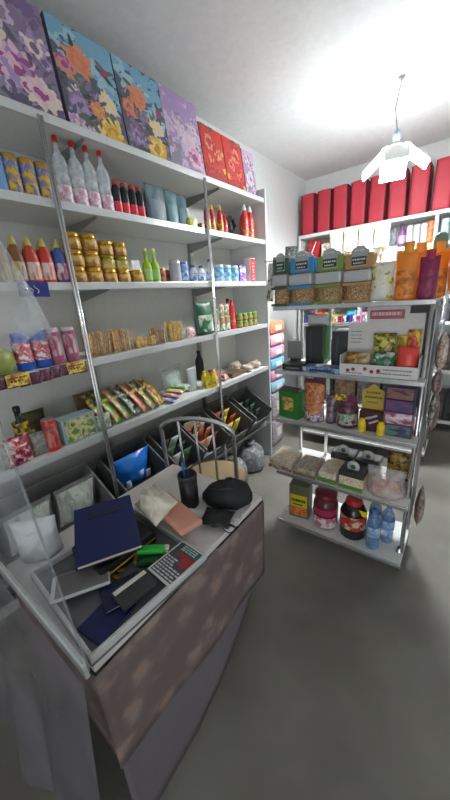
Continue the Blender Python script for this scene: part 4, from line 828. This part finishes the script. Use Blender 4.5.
for k, (cc, x, lb) in enumerate((((96, 76, 62), -.45, 'dark brown'), ((120, 118, 116), -.67, 'grey'), ((130, 108, 84), -.89, 'light brown'), ((74, 78, 80), -1.11, 'dark grey'))):
    t = carton('storage_box', .20, .14, .24, mat('det_' + lb.replace(' ', '_'), cc, .6), prt('detf_' + lb.replace(' ', '_'), [cc, tuple(int(c * 1.2) for c in cc), tuple(int(c * .8) for c in cc)], 14), 'box'); row(t, [((x, 3.14, .8415), (0, 0, 0))], lb + ' storage box on the middle level of the second island shelf')
    t2 = dup(t, (x, 3.14, .4815), None, lb + ' storage box on the lower level of the second island shelf')

# ------------------------------------------------------------------ shelving on the back wall
BY = 3.90
BZ = (2.205, 1.93, 1.44, 1.18, 0.68, 0.12)
bx0, bx1 = -1.76, 0.95
t = thing('back_shelving', 'white wall shelving across the back of the shop, red bags on top', 'shelving', loc=((bx0 + bx1) / 2, 4.05, 0)); UB = Matrix.Translation((-(bx0 + bx1) / 2, -4.05, 0))
for z in BZ: MB().box((bx0 + bx1) / 2, (BY + 4.19) / 2, z - .035, bx1 - bx0, 4.19 - BY, .035, .003).xf(UB).build('shelf', m_white, t)
for x in (bx0 + .01, -1.02, -.36, .30, bx1 - .01): MB().box(x, (BY + 4.19) / 2 + .004, 0, .028, 4.19 - BY - .01, BZ[0] - .036).xf(UB).build('divider', m_white, t)
rm = mat('red_case_fabric', (182, 46, 62), .55, 0, .12, 60); rmd = mat('dark_red_binding', (84, 16, 26), .6)
t = thing('red_case', None, 'case')
b = MB().box(0, 0, 0, .158, .22, .425, .028).build('case_body', rm, t)
for s in (-1, 1): MB().box(s * .074, -.02, .012, .008, .19, .40, .004).build('dark_binding', rmd, t)
sp = [((-1.65 + .186 * k, 4.02, BZ[0]), (0, .02 * math.sin(k * 2.1) , jit(.03))) for k in range(12)]
row(t, sp, 'upright red case on the back shelving, {}', 'red cases on top of the back shelving', ['in the wall corner'] + [ORD[k] + ' from the wall corner' for k in range(9)] + ['eleventh from the wall corner', 'twelfth from the wall corner'])
t = thing('red_bag', 'red bag with white stripe leaning under the corner red case', 'bag', loc=(-1.615, 4.0, BZ[1]), rot=(0, .22, 0)); MB().box(0, 0, .012, .14, .12, .20, .02).build('bag_body', mat('red_bag_fabric', (176, 24, 40), .45), t); MB().box(.0, -.062, .02, .012, .003, .18, .001, None, Matrix.Rotation(.2, 3, 'Y')).build('white_stripe', m_white, t)
cols_b = [('pale yellow', (226, 214, 150)), ('pink', (220, 150, 170)), ('white', (226, 226, 226)), ('lime', (180, 200, 90)), ('rose', (206, 110, 130))]
for k, (nm, cc) in enumerate(cols_b):
    t = carton('cosmetic_box', .075, .09, .15, mat('cos_' + nm.replace(' ', '_'), cc, .45), prt('cosf_' + nm.replace(' ', '_'), [cc, (232, 230, 226), tuple(int(c * .7) for c in cc)], 20), 'box'); row(t, [((-1.455 + .085 * k, 3.99, BZ[1]), (0, 0, jit(.1)))], nm + ' carton on the back shelving next to the red bag'); t['group'] = 'cartons beside the red bag'
gl = film('grey_clear_bottle', (150, 150, 160), .6, .1, 20)
t = bottle('shampoo_bottle', .032, .21, gl, None, m_dark, 'bottle', .6, .4); row(t, [((-.965 + .078 * k, 3.98, BZ[1]), (0, 0, 0)) for k in range(4)], 'clear grey bottle on the back shelving, {}', 'clear grey bottles', ords(4))
t = bottle('shampoo_bottle', .036, .22, mat('plum_bottle', (120, 70, 120), .3), prt('plum_lab', [(110, 60, 110), (190, 170, 196)], 20), mat('plum_cap', (90, 60, 96), .4), 'bottle', .62, .4); row(t, [((-.655, 3.98, BZ[1]), (0, 0, 0))], 'purple bottle beside the white dispensers on the back shelving')
t = can('spray_can', .029, .19, m_milk, prt('spray_white', [(226, 226, 226), (190, 190, 194), (232, 232, 232)], 20), m_dark, 'can'); row(t, [((-.588 + .063 * k, 3.98, BZ[1]), (0, 0, 0)) for k in range(3)], 'white dark-topped can on the back shelving, {}', 'white dark-topped cans', ords(3))
t = can('spray_can', .029, .20, mat('amber_can', (206, 110, 50), .3), prt('amber_lab', [(206, 110, 50), (226, 150, 90), (180, 80, 40)], 20), m_dark, 'can'); row(t, [((-.408, 3.98, BZ[1]), (0, 0, 0))], 'orange can by the divider on the back shelving')
t = can('spray_can', .034, .20, m_milk, prt('spray_teal', [(206, 222, 222), (120, 180, 180), (226, 230, 230)], 20), m_dark, 'can'); row(t, [((-.29 + .08 * k, 3.98, BZ[1]), (0, 0, 0)) for k in range(6)], 'white and teal can right of the divider, {}', 'white and teal cans', ords(6))
# lower levels of the back shelving
R2 = random.Random(17)
palette = [('blue', (40, 110, 190)), ('yellow', (230, 200, 60)), ('pink', (220, 130, 170)), ('navy', (40, 50, 110)), ('green', (70, 150, 80)), ('white', (222, 222, 222)), ('red', (200, 50, 50)), ('teal', (50, 160, 170))]
levn = {2: 'third', 3: 'fourth', 4: 'fifth', 5: 'lowest'}
protos = {}
for li in (2, 3, 4, 5):
    x = -1.70; k = 0
    while x < .78:
        w_ = R2.choice((.10, .12, .15)); hmax = BZ[li - 1] - BZ[li] - .07
        if any(abs(x + w_ / 2 - d_) < w_ / 2 + .02 for d_ in (-1.02, -.36, .30)): x += .045; continue
        hid = li >= 4 and x < -.35 or (li <= 3 and -1.25 < x < -.45 and li == 2)
        if hid: x += w_; continue
        dark = li >= 3 and x > -.34
        nm, cc = palette[(k * 3 + li) % 8]
        if dark: nm, cc = [('dark grey', (50, 50, 56)), ('dark brown', (70, 54, 48)), ('black', (30, 30, 34))][k % 3]
        h_ = min(hmax, R2.uniform(.09, .14) if li == 3 else R2.uniform(.14, .30))
        if dark: h_ = min(hmax, R2.uniform(.2, .35))
        t = carton('goods_box', w_ - .01, .16, h_, mat('gb_' + nm.replace(' ', '_'), cc, .45), prt('gbf_' + nm.replace(' ', '_'), [cc, tuple(min(255, int(c * 1.2 + 20)) for c in cc), tuple(int(c * .7) for c in cc)], 14), 'box')
        t.location = (x + w_ / 2, 4.0, BZ[li]); t['group'] = 'boxes on the back shelving'
        t['label'] = nm + ' box on the ' + levn[li] + ' shelf of the back shelving, place ' + ['one', 'two', 'three', 'four', 'five', 'six', 'seven', 'eight', 'nine', 'ten', 'eleven', 'twelve', 'thirteen', 'fourteen', 'fifteen', 'sixteen', 'seventeen', 'eighteen', 'nineteen', 'twenty', 'twenty-one', 'twenty-two', 'twenty-three', 'twenty-four', 'twenty-five'][k] + ' from the corner'
        x += w_; k += 1

# ------------------------------------------------------------------ the lamp
t = thing('pendant_lamp', 'glaring white LED panel lamp hanging on a thin cord from the ceiling', 'lamp', loc=(-.555, 2.82, 2.36))
top = ZC - 2.36
MB().tube([(.0, 0, .20), (-.012, .0, .26), (-.022, 0, .33), (-.01, 0, .41), (.004, 0, top - .01)], .004, 6).build('cord', mat('grey_cord', (120, 124, 126), .5), t)
MB().lathe([(0, top - .012), (.02, top - .010), (.024, top), (0, top)], 12).build('ceiling_hook', m_grey, t)
MB().lathe([(0, .12), (.022, .12), (.024, .17), (.016, .20), (0, .205)], 14).build('socket', mat('blue_grey_socket', (110, 130, 160), .4), t)
MB().lathe([(0, .06), (.05, .065), (.055, .09), (.04, .12), (0, .125)], 16).build('lamp_head', m_white, t)
em = glow('lamp_light', (0.90, 0.96, 1.0, 1), LAMP_POWER)
for k in range(4):
    a = k * PI / 2 + .25
    Mx = Matrix.Rotation(a, 4, 'Z') @ Matrix.Translation((.125, 0, .025)) @ Matrix.Rotation(.72, 4, 'Y')
    pn = MB().box(0, 0, -.006, .20, .17, .014, .006).xf(Mx).build('led_panel', em, t)
    MB().box(0, 0, .009, .184, .154, .008, .003).xf(Mx).build('heat_sink', m_white, pn)
MB().lathe([(0, .03), (.05, .03), (.05, .06), (0, .06)], 16).build('led_disc', em, t)

# ------------------------------------------------------------------ counter table
TX0, TX1, TY0, TY1, TZ = -1.06, -0.557, 0.17, 0.90, 0.80
t = thing('counter_table', 'narrow counter table with a whitish top and hanging cloth front', 'table', loc=((TX0 + TX1) / 2, (TY0 + TY1) / 2, 0))
ww, dd = TX1 - TX0, TY1 - TY0
MB().box(0, 0, TZ - .022, ww, dd, .022, .004).build('tabletop', mat('table_top', (224, 216, 213), .4), t)
for sx in (-1, 1):
    for sy in (-1, 1): MB().box(-.10 + sx * .10, sy * (dd / 2 - .12), 0, .035, .035, TZ - .022, .003).build('leg', m_steel, t)
# floral oilcloth: hangs down front and both ends
def cloth_mat():
    m = mat('floral_oilcloth', (110, 96, 94), .45)
    nt = m.node_tree; b = nt.nodes['Principled BSDF']; tc = nt.nodes.new('ShaderNodeTexCoord')
    v = nt.nodes.new('ShaderNodeTexVoronoi'); v.inputs['Scale'].default_value = 11; v.inputs['Randomness'].default_value = 1.0
    n = nt.nodes.new('ShaderNodeTexNoise'); n.inputs['Scale'].default_value = 22; n.inputs['Detail'].default_value = 3
    va = nt.nodes.new('ShaderNodeVectorMath'); va.operation = 'MULTIPLY_ADD'; va.inputs[1].default_value = (.09, .09, .09)
    nt.links.new(n.outputs['Color'], va.inputs[0]); nt.links.new(tc.outputs['Object'], va.inputs[2]); nt.links.new(tc.outputs['Object'], n.inputs['Vector'])
    nt.links.new(va.outputs[0], v.inputs['Vector'])
    cr = nt.nodes.new('ShaderNodeValToRGB'); e = cr.color_ramp.elements
    e[0].position = .0; e[0].color = lin((170, 130, 104)); e[1].position = .62; e[1].color = lin((114, 99, 97))
    x = e.new(.22); x.color = lin((150, 132, 126)); x = e.new(.42); x.color = lin((124, 108, 105))
    nt.links.new(v.outputs['Distance'], cr.inputs[0]); nt.links.new(cr.outputs[0], b.inputs['Base Color'])
    return m
def sheet(path, z0, z1, amp, flare, seed, nz=10, nu=70, th=.002, freq=26.0):
    """a hanging cloth along a path of (x, y) with folds; z1(u) gives the hem"""
    mb = MB(); P = [Vector((p[0], p[1], 0)) for p in path]
    seg = [(b - a).length for a, b in zip(P, P[1:])]; tot = sum(seg)
    def pt(s):
        s *= tot
        for a, b, l in zip(P, P[1:], seg):
            if s <= l + 1e-9: d = (b - a).normalized(); return a + d * s, Vector((-d.y, d.x, 0))
            s -= l
        d = (P[-1] - P[-2]).normalized(); return P[-1], Vector((-d.y, d.x, 0))
    def fn(u, v):
        p, nrm = pt(u); zt = z0; zb = z1(u); z = zt + (zb - zt) * v
        off = (amp * v) * math.sin(u * freq + seed) * (1 + .4 * math.sin(u * 11 + 2)) + flare * v
        q = p - nrm * off; return (q.x, q.y, z)
    return mb.grid(fn, nu, nz)
o = sheet([(TX0 + .02, TY1 + .006), (TX1 + .006, TY1 + .006), (TX1 + .006, TY0 - .006), (TX0 + .02, TY0 - .006)][::-1], TZ - .024, lambda u: .405 + .012 * math.sin(u * 9), .004, -.012, 1.0).build('floral_oilcloth', cloth_mat())
md = o.modifiers.new('thick', 'SOLIDIFY'); md.thickness = .002
tag(o, 'brownish mauve flower-print oilcloth hanging over the counter front', 'tablecloth')
def hem(u):   # deep near the customer's corner, lifting towards the far corner
    return .36 - .34 * min(1, max(0, (u) / .6)) ** .9
o = sheet([(TX1 - .03, TY1 - .006), (TX1 - .03, TY0 + .01)][::1], .60, hem, .006, .01, 2.0, 10, 40, freq=9.0).build('lavender_underskirt', mat('lavender_grey_cloth', (116, 108, 114), .6))
md = o.modifiers.new('thick', 'SOLIDIFY'); md.thickness = .002
tag(o, 'lavender-grey cloth hanging below the flower-print oilcloth', 'cloth')

# shallow white tray on the counter
trx0, trx1, try0, try1 = -0.93, -0.556, 0.180, 0.545
t = thing('counter_tray', 'white-rimmed open display tray on the near end of the counter', 'tray', loc=((trx0 + trx1) / 2 + .012, (try0 + try1) / 2, TZ), rot=(0, 0, -.07))
tw, td = trx1 - trx0, try1 - try0; trm = mat('tray_white', (196, 198, 196), .35)
MB().box(0, 0, 0, tw, td, .006).build('tray_floor', mat('tray_floor_grey', (110, 110, 112), .5), t)
for s in (-1, 1):
    MB().box(s * (tw / 2 - .005), 0, .006, .010, td, .022, .003).build('rim', trm, t)
    MB().box(0, s * (td / 2 - .005), .006, tw - .021, .010, .022, .003).build('rim', trm, t)
TF = TZ + .0065
def on_tray(px, py, z): return atz(px, py, z)
def book(name, label, cat, px, py, z, w, d, h, rz, cover, pages=None, tilt=(0, 0)):
    p = atz(px, py, z); t = thing(name, label, cat, loc=(p.x, p.y, z), rot=(tilt[0], tilt[1], rz))
    MB().box(0, 0, 0, w, d, .003, .001).build('cover', cover, t); MB().box(0, 0, h - .003, w, d, .003, .001).build('cover', cover, t)
    MB().box(-w / 2 + .002, 0, .003, .004, d, h - .006).build('spine', cover, t)
    MB().box(.002, 0, .003, w - .006, d - .006, h - .0061).build('pages', pages or mat('page_edges', (206, 196, 160), .7), t)
    return t
# phone-like grey tablet, passports, black case beneath the notebook
blk = thing('black_case', 'black zip case under the big navy notebook in the tray', 'case', loc=(-.80, .40, TF)); MB().box(0, 0, 0, .17, .20, .05, .012).build('case_body', m_black, blk); MB().tube([(.087, -.09, .025), (.087, .09, .025)], .003, 6).build('zip', m_gold, blk)
book('navy_notebook', 'large navy notebook with cream page edge leaning on the black case', 'notebook', 98, 535, .90, .180, .22, .018, 1.06, m_navy, None, (0.18, 0.0)).location = (-.815, .39, .885)
MB().box(0, .065, .018, .10, .03, .001).build('cover_panel', mat('navy_dark', (26, 34, 62), .5), [x for x in C.objects if x.name.startswith('navy_notebook')][0])
p = atz(88, 590, TF); t = thing('grey_tablet', 'grey tablet with a white bumper edge under the navy notebook', 'tablet', loc=(-.757, .262, TF + .026), rot=(.04, 0, 1.03)); MB().box(0, 0, 0, .15, .085, .008, .006).build('white_bumper', mat('bumper_white', (206, 208, 208), .35), t); MB().box(.004, 0, .0085, .135, .074, .002, .001).build('screen', mat('tablet_grey', (110, 108, 106), .3), t)
book('passport_booklet', 'small navy booklet flat in the tray corner', 'booklet', 102, 628, TF, .085, .115, .008, .12, m_navy, m_offwhite).location = (-.622, .252, TF)
book('passport_booklet', 'dark navy booklet overlapping the corner booklet', 'booklet', 122, 615, TF, .08, .11, .008, -.35, mat('navy_deep', (24, 28, 66), .45), m_offwhite).location = (-.645, .315, TF + .010)
t = thing('card_wallet', 'black card wallet with white strip along the tray rim', 'wallet', loc=(-.612, .330, TF + .021), rot=(0, 0, -.12)); MB().box(0, 0, 0, .07, .10, .012, .003).build('wallet_body', m_dark, t); MB().box(-.02, 0, .0125, .014, .095, .002, .001).build('white_strip', m_offwhite, t)
p = atz(183, 572, TF + .02); t = thing('printed_card', 'white-framed card with green and red panels and grey print', 'card', loc=(-.580, .457, TF + .024), rot=(0, .0, -.07), )
MB().box(0, 0, 0, .088, .15, .004, .001).build('card_frame', mat('card_white', (214, 214, 212), .45), t)
MB().box(0, 0, .0042, .076, .136, .0012).build('grey_panel', mat('card_grey', (70, 72, 76), .4), t)
MB().box(.006, .052, .0056, .06, .03, .001).build('green_panel', mat('card_teal', (22, 104, 92), .4), t)
mb = MB(); mb.box(.022, .012, .0056, .03, .045, .001); mb.box(-.004, .026, .0056, .022, .016, .001); mb.build('red_panel', mat('card_red', (160, 34, 52), .4), t)
mb = MB(); R3 = random.Random(5)
for k in range(7):
    yy = -.062 + k * .0105; x = -.034
    while x < (.034 if k < 4 else .0): l = R3.uniform(.006, .014); mb.box(x + l / 2, yy, .0056, l, .005, .0008); x += l + .003
for k in range(3):
    x = -.02
    while x < .03: l = R3.uniform(.006, .012); mb.box(x + l / 2, .044 + k * .008, .0068, l, .0035, .0006); x += l + .003
mb.build('lettering', mat('print_white', (206, 208, 208), .45), t)
t.scale = (1.15, .9, 1)
t = thing('green_lighter', 'bright green lighter in the tray beside the printed card', 'lighter', loc=(-.672, .44, TF + .03), rot=(0, .1, .75)); MB().box(0, 0, 0, .085, .026, .018, .007).build('lighter_body', mat('vivid_green', (30, 170, 50), .3), t); MB().box(.047, 0, .001, .014, .02, .016, .003).build('metal_top', m_chrome, t)
t = thing('green_pouch', 'dark green pouch under the green lighter', 'pouch', loc=(-.672, .43, TF), rot=(0, 0, .7)); MB().box(0, 0, 0, .075, .05, .026, .012).build('pouch_body', mat('bottle_green', (20, 70, 40), .5), t); MB().box(-.040, 0, .008, .012, .03, .012, .004).build('gold_clasp', m_gold, t)
t = thing('gold_keyring', 'gold keys on a ring beside the dark green pouch', 'keys', loc=(-.745, .325, TF + .002), rot=(0, 0, .3)); MB().tube([(.016 * math.cos(a * PI / 8), .016 * math.sin(a * PI / 8), .004) for a in range(16)], .0025, 6, None, True).build('ring', m_gold, t)
for k in range(3):
    a = -.6 + .5 * k; MB().box(.035, 0, .004 + .003 * k, .045, .009, .002, .0005).box(.055, .004, .004 + .003 * k, .004, .006, .002).xf(Matrix.Rotation(a, 4, 'Z')).build('key', m_gold, t)
# receipts roll bag behind the tray
t = thing('paper_roll_bag', 'crumpled cream and peach paper bag beside the navy notebook', 'paper bag', loc=(-.745, .59, TZ + .026), rot=(0, 0, -.22))
MB().pillow(0, 0, 0, .16, .09, .10, None, .25, 0, .012, seed=12).xf(Matrix.Rotation(-1.1, 4, 'X') @ Matrix.Translation((0, -.0, 0))).xf(Matrix.Translation((-.02, -.085, .05))).build('cream_paper', prt('cream_paper', [(190, 120, 104), (206, 196, 174), (222, 214, 196), (226, 220, 204), (206, 200, 182)], 14, .6), t)
MB().box(.03, .0, .03, .22, .085, .022, .009).build('peach_paper', mat('peach_paper', (214, 150, 128), .6), t)
o = MB().pillow(0, 0, 0, .11, .04, .08, None, .2, 0, .006, seed=22).build('black_bag', m_black); o.location = (-.595, .64, TZ + .022); o.rotation_euler = (-1.45, 0, .3); tag(o, 'black cloth bag lying flat between tray and white strip', 'bag')
# pen cup, pouch, strip, glasses
p0 = atz(187, 507, TZ); t = thing('pen_cup', 'tall black pen cup with a blue pen on the counter', 'cup', loc=(p0.x, p0.y + .02, TZ))
MB().lathe([(0, 0), (.034, 0), (.035, .004), (.036, .135), (.032, .135), (.031, .01), (0, .01)], 18).build('cup_body', m_black, t)
MB().lathe([(.0355, .118), (.0375, .12), (.0375, .132), (.036, .134)], 18).build('cup_rim', m_dark, t)
t = thing('blue_pen', 'blue pen standing in the black pen cup', 'pen', loc=(p0.x - .008, p0.y + .02, TZ + .014), rot=(-.08, -.16, 0)); MB().lathe([(0, 0), (.002, .002), (.0045, .014), (.0045, .15), (.003, .155), (0, .155)], 8).build('pen_body', mat('pen_blue', (30, 110, 190), .3), t); MB().box(.005, 0, .115, .002, .004, .035).build('clip', m_blue, t)
t = thing('black_pouch', 'soft black pouch bag lying on the far end of the counter', 'bag', loc=(-.655, .80, TZ), rot=(0, 0, .35))
mb = MB(); R4 = random.Random(9)
mb.lathe([(0, 0), (.08, 0), (.098, .012), (.10, .035), (.085, .06), (.055, .078), (.03, .09), (0, .094)], 20, sx=1.0, sy=.68)
for v in mb.bm.verts: v.co += Vector((R4.uniform(-.005, .005), R4.uniform(-.005, .005), R4.uniform(0, .005) if v.co.z > .01 else 0)); v.co.z *= 1 + .25 * v.co.x / .1
mb.build('pouch_body', mat('black_fabric', (26, 26, 28), .7, 0, .4, 50), t)
MB().tube([(-.05, -.03, .066), (-.02, -.04, .075), (.02, -.04, .085), (.05, -.025, .08)], .003, 6).build('zip', m_dark, t)
p0, p1 = atz(172, 508, TZ), atz(240, 523, TZ); c = (p0 + p1) / 2; t = thing('white_ruler', 'long white flat strip lying across the counter', 'ruler', loc=(c.x, c.y, TZ), rot=(0, 0, math.atan2(p1.y - p0.y, p1.x - p0.x))); MB().box(0, 0, 0, (p1 - p0).length, .028, .006, .001).build('strip_body', m_white, t)
mb = MB()
for k in range(20): mb.box(-.12 + .0125 * k, -.009, .0062, .0012, .007 if k % 5 else .012, .0004)
mb.build('scale_marks', m_dark, t)
p = atz(222, 528, TZ); t = thing('eyeglasses', 'folded dark spectacles lying beside the white strip', 'spectacles', loc=(p.x, p.y, TZ + .002), rot=(0, 0, .1))
for s in (-1, 1): MB().tube([(s * .03 + .022 * math.cos(a * PI / 6), .016 * math.sin(a * PI / 6), .004) for a in range(12)], .0018, 6, None, True).build('lens_rim', m_black, t); MB().tube([(s * .052, .004, .004), (s * .054, .018, .004), (-s * .04, .024 + .004 * s, .004)], .0018, 6).build('temple_arm', m_black, t)
MB().tube([(-.009, 0, .004), (0, .004, .005), (.009, 0, .004)], .0018, 6).build('bridge', m_black, t)
o = MB().pillow(0, 0, 0, .13, .09, .13, None, .2, 1, .012, seed=31).build('white_carrier_bag', mat('white_carrier', (206, 208, 208), .5, 0, .3, 30)); o.location = (-1.015, .262, TZ); o.rotation_euler = (0, 0, .9); tag(o, 'white crumpled carrier bag at the back corner of the counter', 'bag')

# plastic screen and loose film at the near end of the counter
t = thing('plastic_screen', 'clear plastic screen leaning upright on the near end of the counter', 'screen')
scr = film('screen_plastic', (190, 192, 196), .10, .15, 4)
def sfn(u, v):
    z = TZ + .046 + .60 * v
    xr = -.525 - .20 * (z - .845); xl = -1.15
    return (xl + (xr - xl) * u, .152 + .012 * math.sin(u * 7) * v, z)
mb = MB().grid(sfn, 20, 10); s_ = mb.build('screen_sheet', scr, t); md = s_.modifiers.new('thick', 'SOLIDIFY'); md.thickness = .0025
mb = MB(); mb.tube([Vector(sfn(1, v / 8)) for v in range(9)], .0025, 6); mb.build('screen_edge', film('edge_plastic', (150, 154, 160), .4, .2, 6), t)
MB().box(-.845, .152, TZ + .0, .60, .010, .046, .002).build('bottom_rail', trm, t)
o = sheet([(-1.36, .132), (-.515, .132)], .835, lambda u: .012, .020, .10, 1.3, 16, 90, freq=17.0).build('plastic_film', film('milky_sheet', (104, 100, 104), .72, .35, 3))
tag(o, 'milky plastic film hanging in folds from the near counter end to the floor', 'plastic film')
# clear bag hanging from the shelf edge
t = thing('hanging_clear_bag', 'large clear plastic bag hanging from the shelf edge at the photo edge', 'bag', loc=(-1.355, .42, 1.455))
def bfn(u, v):
    a = 2 * PI * u; z = .50 * v; rr = .03 + .17 * (1 - v) ** .8 + .012 * math.sin(a * 5 + v * 4)
    return (.045 * math.sin(a) * (1.2 - v) + .012 * math.sin(a * 4) , -.0 + rr * math.cos(a) * .9, z + .03 * math.sin(a * 3) * (1 - v))
MB().grid(bfn, 40, 14).build('bag_film', film('clear_bag_sheet', (225, 228, 228), .25, .12, 10), t)
MB().tube([(0, 0, .49), (-.03, 0, .525), (-.058, 0, .51)], .004, 6).build('hook', m_chrome, t)

# ------------------------------------------------------------------ chair behind the counter
P1, P2 = Vector((-1.30, 1.06, 0)), Vector((-.90, 1.20, 0))
mid = (P1 + P2) / 2; ang = math.atan2(P2.y - P1.y, P2.x - P1.x)
t = thing('metal_chair', 'chrome-framed chair with round tan seat behind the counter', 'chair', loc=(mid.x, mid.y, 0), rot=(0, 0, ang))
hw = (P2 - P1).length / 2
arc = [(-hw, 0, 0), (-hw, 0, .45), (-hw, -.01, .86)] + [(-hw * math.cos(a * PI / 10), -.02, .88 + .075 * math.sin(a * PI / 10)) for a in range(0, 11)] + [(hw, -.01, .86), (hw, 0, .45), (hw, 0, 0)]
MB().tube(arc, .012, 10).build('back_frame', m_chrome, t)
for x in (-.10, 0, .10): MB().tube([(x, -.0, .46), (x, -.018, .948 - .035 * (x / hw) ** 2)], .007, 8).build('back_bar', m_chrome, t)
MB().tube([(-hw, 0, .455), (hw, 0, .455)], .009, 8).build('cross_bar', m_chrome, t)
MB().lathe([(0, .44), (.19, .44), (.205, .455), (.20, .475), (.15, .488), (0, .49)], 28, 0, .20).build('seat', mat('tan_seat', (150, 128, 92), .6, 0, .15, 60), t)
for s in (-1, 1): MB().tube([(s * .15, .32, .45), (s * .18, .38, 0)], .011, 8).build('leg', m_chrome, t)
MB().tube([(-hw, .0, .40), (-.15, .20, .438), (.15, .20, .438), (hw, 0, .40)], .008, 8).build('seat_support', m_chrome, t)

for o in list(C.objects):
    if o.parent is None and 'label' in o.keys() and o.name.split('.')[0] not in ('floral_oilcloth', 'lavender_underskirt', 'plastic_film', 'island_shelf', 'shop_shelving', 'back_shelving', 'pendant_lamp', 'plastic_screen', 'counter_table'):
        o.location.z += 0.0012
bpy.context.view_layer.update()
